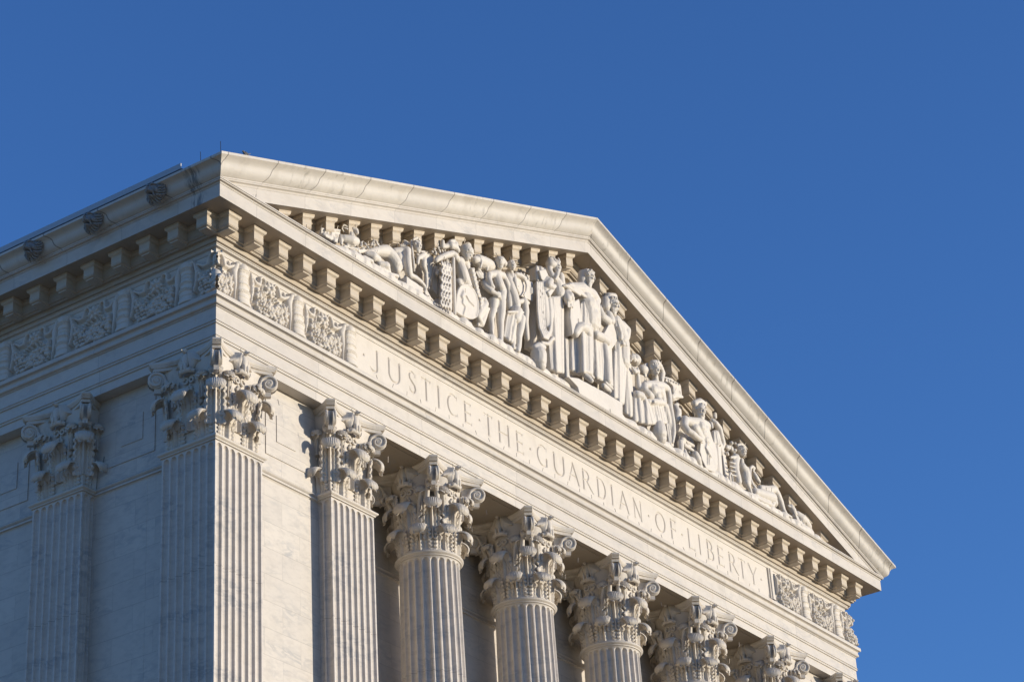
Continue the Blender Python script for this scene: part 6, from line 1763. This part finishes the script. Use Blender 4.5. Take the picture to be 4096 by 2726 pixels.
["c",[[17.694,-0.392,27.3,0.027],[17.712,-0.392,26.852,0.033],[17.721,-0.392,26.404,0.03]]],
["c",[[17.709,-0.396,27.279,0.026],[17.717,-0.396,26.836,0.028],[17.74,-0.396,26.401,0.033]]],
["c",[[17.749,-0.386,27.272,0.029],[17.772,-0.386,26.842,0.029],[17.783,-0.386,26.411,0.035]]],
["c",[[17.796,-0.372,27.268,0.031],[17.822,-0.372,26.847,0.031],[17.833,-0.372,26.425,0.03]]],
["c",[[17.8,-0.382,27.241,0.023],[17.816,-0.382,26.826,0.03],[17.841,-0.382,26.416,0.033]]],
["b",[[17.186,27.466],[17.186,27.316],[17.186,27.166],[17.449,27.195],[17.415,27.316],[17.381,27.437]],-0.511,-0.341],
["c",[[17.239,-0.493,27.481,0.019],[17.242,-0.493,27.334,0.021],[17.246,-0.493,27.187,0.024]]],
["c",[[17.246,-0.51,27.458,0.017],[17.257,-0.51,27.317,0.018],[17.267,-0.51,27.176,0.022]]],
["c",[[17.26,-0.524,27.439,0.018],[17.265,-0.524,27.299,0.02],[17.294,-0.524,27.168,0.024]]],
["c",[[17.328,-0.508,27.449,0.022],[17.361,-0.508,27.322,0.021],[17.376,-0.508,27.189,0.021]]],
["c",[[17.355,-0.515,27.436,0.019],[17.395,-0.515,27.316,0.023],[17.416,-0.515,27.188,0.027]]]]]]],
["reclining_woman_statue","reclining nude woman with crossed legs and a carved horn of fruit, near the right corner","statue",[["body",[["h",[18.412,-0.52,27.374],0.106,[0.1,-0.95,-0.2],0,0.6,0],
["c",[[18.411,-0.42,27.548,0.056],[18.62,-0.42,27.658,0.056],[18.772,-0.42,27.642,0.048]]],
["c",[[18.493,-0.44,27.199,0.06],[18.47,-0.44,27.085,0.073]]],
["c",[[18.483,-0.44,27.002,0.114],[18.586,-0.44,26.897,0.133],[18.584,-0.44,26.738,0.14],[18.586,-0.46,26.61,0.113]]],
["c",[[18.783,-0.4,27.084,0.064],[18.794,-0.4,26.912,0.064],[18.69,-0.44,26.652,0.06]]],
["c",[[18.512,-0.5,26.572,0.081],[18.58,-0.52,26.467,0.052],[18.623,-0.52,26.378,0.04],[18.641,-0.52,26.314,0.036]]],
["c",[[18.898,-0.48,26.484,0.114],[19.281,-0.48,26.528,0.152],[19.672,-0.48,26.591,0.161],[19.742,-0.5,26.485,0.115]]],
["c",[[19.262,-0.44,26.709,0.103],[19.662,-0.44,26.811,0.119],[19.902,-0.46,26.906,0.112],[20.007,-0.48,26.811,0.096],[20.128,-0.48,26.64,0.088],[20.219,-0.48,26.476,0.066],[20.285,-0.52,26.362,0.045],[20.434,-0.56,26.329,0.037]]],
["c",[[19.708,-0.52,26.485,0.074],[19.581,-0.54,26.348,0.045],[19.666,-0.54,26.307,0.033]]],
["c",[[18.707,-0.5,26.325,0.072],[19.106,-0.52,26.316,0.082],[19.491,-0.52,26.359,0.073]]]]],
["cornucopia",[["c",[[18.206,-0.44,27.15,0.113],[18.073,-0.46,26.956,0.124],[18.015,-0.48,26.754,0.12],[18.03,-0.5,26.614,0.112],[18.058,-0.52,26.461,0.094]]],
["c",[[17.869,-0.5,27.028,0.033],[18.066,-0.52,27.11,0.036],[18.331,-0.48,27.181,0.033]]],
["c",[[17.774,-0.52,26.866,0.019],[17.959,-0.54,26.89,0.023],[18.19,-0.52,26.891,0.019]]],
["c",[[17.751,-0.52,26.753,0.019],[17.936,-0.54,26.777,0.023],[18.168,-0.52,26.778,0.019]]],
["c",[[17.729,-0.52,26.641,0.019],[17.914,-0.54,26.665,0.023],[18.145,-0.52,26.665,0.019]]],
["c",[[17.707,-0.52,26.529,0.019],[17.891,-0.54,26.553,0.023],[18.122,-0.52,26.553,0.019]]],
["c",[[18.146,-0.414,27.322,0.05]]],
["c",[[17.769,-0.481,27.259,0.04]]],
["c",[[18.183,-0.466,27.337,0.048]]],
["c",[[17.826,-0.491,27.255,0.037]]],
["c",[[17.789,-0.469,27.122,0.034]]],
["c",[[18.105,-0.402,27.396,0.055]]],
["c",[[17.892,-0.409,27.146,0.046]]],
["c",[[18.379,-0.442,27.299,0.036]]],
["c",[[17.965,-0.416,27.372,0.049]]],
["c",[[18.198,-0.482,27.522,0.037]]],
["c",[[18.058,-0.448,27.359,0.048]]],
["c",[[17.986,-0.497,27.448,0.052]]],
["c",[[18.404,-0.436,27.405,0.042]]],
["c",[[18.256,-0.423,27.353,0.036]]],
["c",[[18.025,-0.45,27.316,0.054]]],
["c",[[17.801,-0.452,27.131,0.044]]],
["c",[[17.897,-0.477,27.289,0.043]]],
["c",[[17.832,-0.47,27.227,0.037]]],
["c",[[17.823,-0.464,27.317,0.042]]],
["c",[[17.884,-0.428,27.289,0.038]]]]],
["scroll",[["c",[[19.074,-0.4,27.133,0.033],[19.12,-0.42,27.214,0.041],[19.029,-0.42,27.227,0.041],[18.918,-0.42,27.143,0.041],[18.836,-0.44,26.984,0.04],[18.784,-0.46,26.819,0.04],[18.815,-0.48,26.683,0.04],[18.918,-0.5,26.59,0.04],[18.998,-0.52,26.541,0.033]]],
["c",[[19.171,-0.36,27.127,0.053],[19.236,-0.38,27.002,0.073],[19.314,-0.4,26.934,0.053]]]]]]],
["coiled_carving","small upright looped carving at the foot of the horn of fruit","carving",[["body",[["c",[[17.612,-0.55,26.297,0.029],[17.605,-0.55,26.415,0.029],[17.676,-0.55,26.544,0.029],[17.742,-0.55,26.498,0.026],[17.742,-0.55,26.342,0.026]]]]]]],
["tortoise_statue","small crouching shelled animal with raised head in the right corner of the pediment","statue",[["body",[["c",[[20.995,-0.44,26.606,0.109],[21.11,-0.46,26.549,0.137],[21.3,-0.46,26.523,0.125],[21.482,-0.46,26.458,0.09]]],
["c",[[20.728,-0.44,26.712,0.089],[20.776,-0.46,26.651,0.084],[20.824,-0.46,26.578,0.075]]],
["c",[[20.601,-0.44,26.723,0.034],[20.662,-0.44,26.708,0.045]]],
["c",[[20.768,-0.46,26.756,0.027],[20.808,-0.48,26.656,0.03]]],
["c",[[20.729,-0.5,26.463,0.062],[20.83,-0.52,26.349,0.062],[21.049,-0.52,26.315,0.054]]],
["c",[[21.57,-0.46,26.416,0.046],[21.668,-0.46,26.341,0.034]]],
["c",[[20.639,-0.56,26.522,0.013],[20.77,-0.58,26.258,0.017]]],
["c",[[20.776,-0.56,26.482,0.013],[20.893,-0.58,26.26,0.017]]],
["c",[[20.912,-0.56,26.443,0.013],[21.017,-0.58,26.262,0.017]]],
["c",[[21.049,-0.56,26.403,0.013],[21.141,-0.58,26.264,0.017]]],
["c",[[21.187,-0.56,26.363,0.013],[21.266,-0.58,26.266,0.017]]]]]]]]
def blob(pts, G):
    """chain of spheres joined by tapered tubes -> closed pieces, later fused by a voxel remesh"""
    for i, (x, y, z, r) in enumerate(pts):
        G.ell((x, y, z), (r, r, r), None, 12, 8)
        if i:
            x0, y0, z0, r0 = pts[i - 1]
            G.tube([(x0, y0, z0), (x, y, z)], [r0, r], 12)
def head_geo(G, H, c, r, f, beard, hair, helm):
    f = Vector(f).normalized()
    up = Vector((0, 0, 1))
    side = f.cross(up).normalized()
    up = side.cross(f).normalized()
    R_ = Matrix((side, f, up)).transposed()
    eu = R_.to_euler()
    def at(a, b, c_): return tuple(Vector(c) + side * (a * r) + f * (b * r) + up * (c_ * r))
    G.ell(at(0, -.05, .12), (.80 * r, .95 * r, 1.0 * r), eu, 16, 12)
    G.ell(at(0, .28, -.40), (.62 * r, .62 * r, .72 * r), eu, 14, 10)
    G.ell(at(0, .50, -.95), (.28 * r, .30 * r, .20 * r), eu, 10, 8)
    G.tube([at(0, .84, .22), at(0, 1.02, -.28)], [.09 * r, .14 * r], 8)
    G.ell(at(0, .86, -.62), (.26 * r, .15 * r, .07 * r), eu, 10, 6)
    G.ell(at(0, .84, -.76), (.22 * r, .14 * r, .07 * r), eu, 10, 6)
    for s_ in (-1, 1):
        G.tube([at(s_ * .12, .90, .20), at(s_ * .40, .84, .24), at(s_ * .62, .62, .12)], [.10 * r, .11 * r, .08 * r], 8)
        G.ell(at(s_ * .36, .74, -.28), (.20 * r, .20 * r, .16 * r), eu, 8, 6)
        G.ell(at(s_ * .32, .80, .02), (.13 * r, .10 * r, .08 * r), eu, 8, 6)
        G.ell(at(s_ * .82, .0, -.05), (.10 * r, .2 * r, .26 * r), eu, 8, 6)
    rnd = random.Random(int(abs(c[0]) * 100))
    if helm:
        H.ell(at(0, -.12, .34), (.98 * r, 1.12 * r, .95 * r), eu, 16, 12)
        H.tube([at(-.95, .2, .18), at(0, 1.02, .42), at(.95, .2, .18)], [.10 * r] * 3, 8)
    elif hair:
        H.ell(at(0, -.28, .34), (.90 * r, .86 * r, .84 * r), eu, 14, 10)
        for k in range(60):
            a = rnd.uniform(0, 2 * math.pi); e = rnd.uniform(-.4, 1.3)
            p = (math.cos(a) * math.cos(e), math.sin(a) * math.cos(e) - .05, math.sin(e) + .15)
            if p[1] > .30 and p[2] < .80: continue
            H.ell(at(p[0] * .90, p[1] * .95, p[2] * .98), (rnd.uniform(.12, .19) * r,) * 3, None, 8, 6)
    if beard:
        L = 1.0 if beard == 1 else 1.7
        H.ell(at(0, .46, -.80), (.60 * r, .42 * r, .38 * r), eu, 12, 9)
        H.ell(at(0, .52, -.95 - .22 * L), (.46 * r, .34 * r, .48 * r * L), eu, 12, 9)
        for k in range(16):
            a = -1 + 2 * k / 15
            H.tube([at(a * .58, .50 - .15 * abs(a), -.55), at(a * .50, .72 - .22 * abs(a), -.95), at(a * .30, .62 - .2 * abs(a), -1.0 - .55 * L)], [.10 * r, .12 * r, .05 * r], 6)
        H.tube([at(-.42, .66, -.70), at(0, .92, -.50), at(.42, .66, -.70)], [.07 * r, .10 * r, .07 * r], 8)
def fuse(name, G, mat, parent, vox=.017, smooth=1):
    me = bpy.data.meshes.new(name)
    me.from_pydata([tuple(map(float, v)) for v in G.v], [], G.f); me.update()
    o = bpy.data.objects.new(name, me)
    COL.objects.link(o)
    m = o.modifiers.new('r', 'REMESH'); m.mode = 'VOXEL'; m.voxel_size = vox; m.adaptivity = 0
    if smooth:
        m2 = o.modifiers.new('s', 'SMOOTH'); m2.iterations = smooth; m2.factor = .5
    dg = bpy.context.evaluated_depsgraph_get()
    me2 = bpy.data.meshes.new_from_object(o.evaluated_get(dg))
    bpy.data.objects.remove(o); bpy.data.meshes.remove(me)
    me2.name = name
    return link(name, me2, mat, parent, True)
for (nm, lab, cat, parts) in STATUES:
    xs = [p[0] for _, pr in parts for t in pr if t[0] == 'c' for p in t[1]] + [p[0] for _, pr in parts for t in pr if t[0] == 'b' for p in t[1]]
    x0 = sum(xs) / len(xs)
    T = empty(nm, lab, cat, (x0, -.2, 26.09), 'sculpture group of the pediment')
    H = Geo()
    made = []
    for (pn, prims) in parts:
        G = Geo()
        for t in prims:
            if t[0] == 'c':
                blob([(p[0] - x0, p[1] + .2, p[2] - 26.09, p[3]) for p in t[1]], G)
            elif t[0] == 'h':
                head_geo(H, H, (t[1][0] - x0, t[1][1] + .2, t[1][2] - 26.09), t[2] * 1.14, t[3], t[4], t[5], t[6])
            else:
                n_ = len(t[1])
                v = [(p[0] - x0, t[2] + .2, p[1] - 26.09) for p in t[1]] + [(p[0] - x0, t[3] + .2, p[1] - 26.09) for p in t[1]]
                f = [tuple(range(n_)), tuple(range(2 * n_ - 1, n_ - 1, -1))] + [(k, n_ + k, n_ + (k + 1) % n_, (k + 1) % n_) for k in range(n_)]
                G.add(v, f)
        if G.v: fuse(pn, G, M_STAT, T)
    if H.v:
        fuse('head', H, M_STAT, T, .0085, 1)
# carved rocky ground that all figures stand on
G = Geo(); rk_ = random.Random(41)
for k in range(230):
    x = 2.9 + 19.0 * k / 229
    top = min(.30, .10 + .3 * min(x - 2.6, 22.2 - x))
    r = rk_.uniform(.10, .17)
    G.ell((x, -.42 + rk_.uniform(-.06, .04), 26.06 + top - r * .75), (r * 1.3, r, r), None, 10, 7)
    G.ell((x, -.15 + rk_.uniform(-.1, .1), 26.06 + top - r * .55), (r * 1.4, r * 1.3, r), None, 10, 7)
fuse('rock_ledge', G, M_STAT, B, .024, 2)
# thin bird-deterrent pins on the upward faces
SPG = Geo(); SPG.tube([(0, 0, -.02), (0, 0, .10)], .0055, 5)
_o = SPG.obj('bird_spike', M_SPIKE, None); SPK = _o.data; bpy.data.objects.remove(_o)
def spike(parent, loc, tilt):
    o = bpy.data.objects.new('bird_spike', SPK)
    COL.objects.link(o); o.parent = parent; o.location = loc
    o.rotation_euler = tilt
    return o
rs_ = random.Random(77)
for o in list(COL.objects):
    if o.type == 'MESH' and o.parent and o.parent.get('group') == 'sculpture group of the pediment' and o.name.split('.')[0] in ('body', 'head', 'shield', 'oval_shield', 'urn', 'skirt', 'chest'):
        vs = o.data.vertices
        zt_ = max(v.co.z for v in vs) if vs else 0
        up = [v.index for v in vs if v.normal.z > .75 and (not o.name.startswith('head') or v.co.z > zt_ - .07)]
        rs_.shuffle(up)
        got = []
        lim = 9 if o.name.startswith('body') else 4
        for i in up:
            p = vs[i].co
            if all((p - q).length > .17 for q in got):
                got.append(p.copy())
                spike(o.parent, tuple(p), (rs_.uniform(-.35, .35), rs_.uniform(-.35, .35), 0))
                if len(got) >= lim: break
for k in range(34):
    x = 4.7 + k * .47
    spike(B, (x, -.085, 24.15), (rs_.uniform(-.2, .2), rs_.uniform(-.4, .4), 0))
for k in range(16):
    spike(B, (.3 + 1.5 * k, -.70, 26.05), (0, rs_.uniform(-.2, .2), 0))
for o in list(COL.objects):
    if o.type == 'MESH' and o.name.split('.')[0] == 'capital':
        cxw = o.parent.location.x
        for sx, sy in ((-.85, -.80), (-.80, -.87), (.80, -.87), (.86, -.80), (-.35, -.70), (.35, -.70)):
            spike(o, (sx, sy, 23.07), (0, 0, 0)) if False else None
        for (px, py, pz) in ((-.33, -.85, 21.80), (-.20, -.86, 21.80), (.33, -.85, 21.80), (.20, -.86, 21.79), (0, -.90, 22.30), (.12, -.88, 22.29), (-.12, -.88, 22.29), (-.86, -.86, 22.34), (.86, -.86, 22.34), (-.06, -.74, 23.06), (.1, -.72, 23.08), (-.85, .33, 21.8), (-.9, 0, 22.3)):
            spike(o, (px, py, pz), (rs_.uniform(-.2, .2), rs_.uniform(-.2, .2), 0))
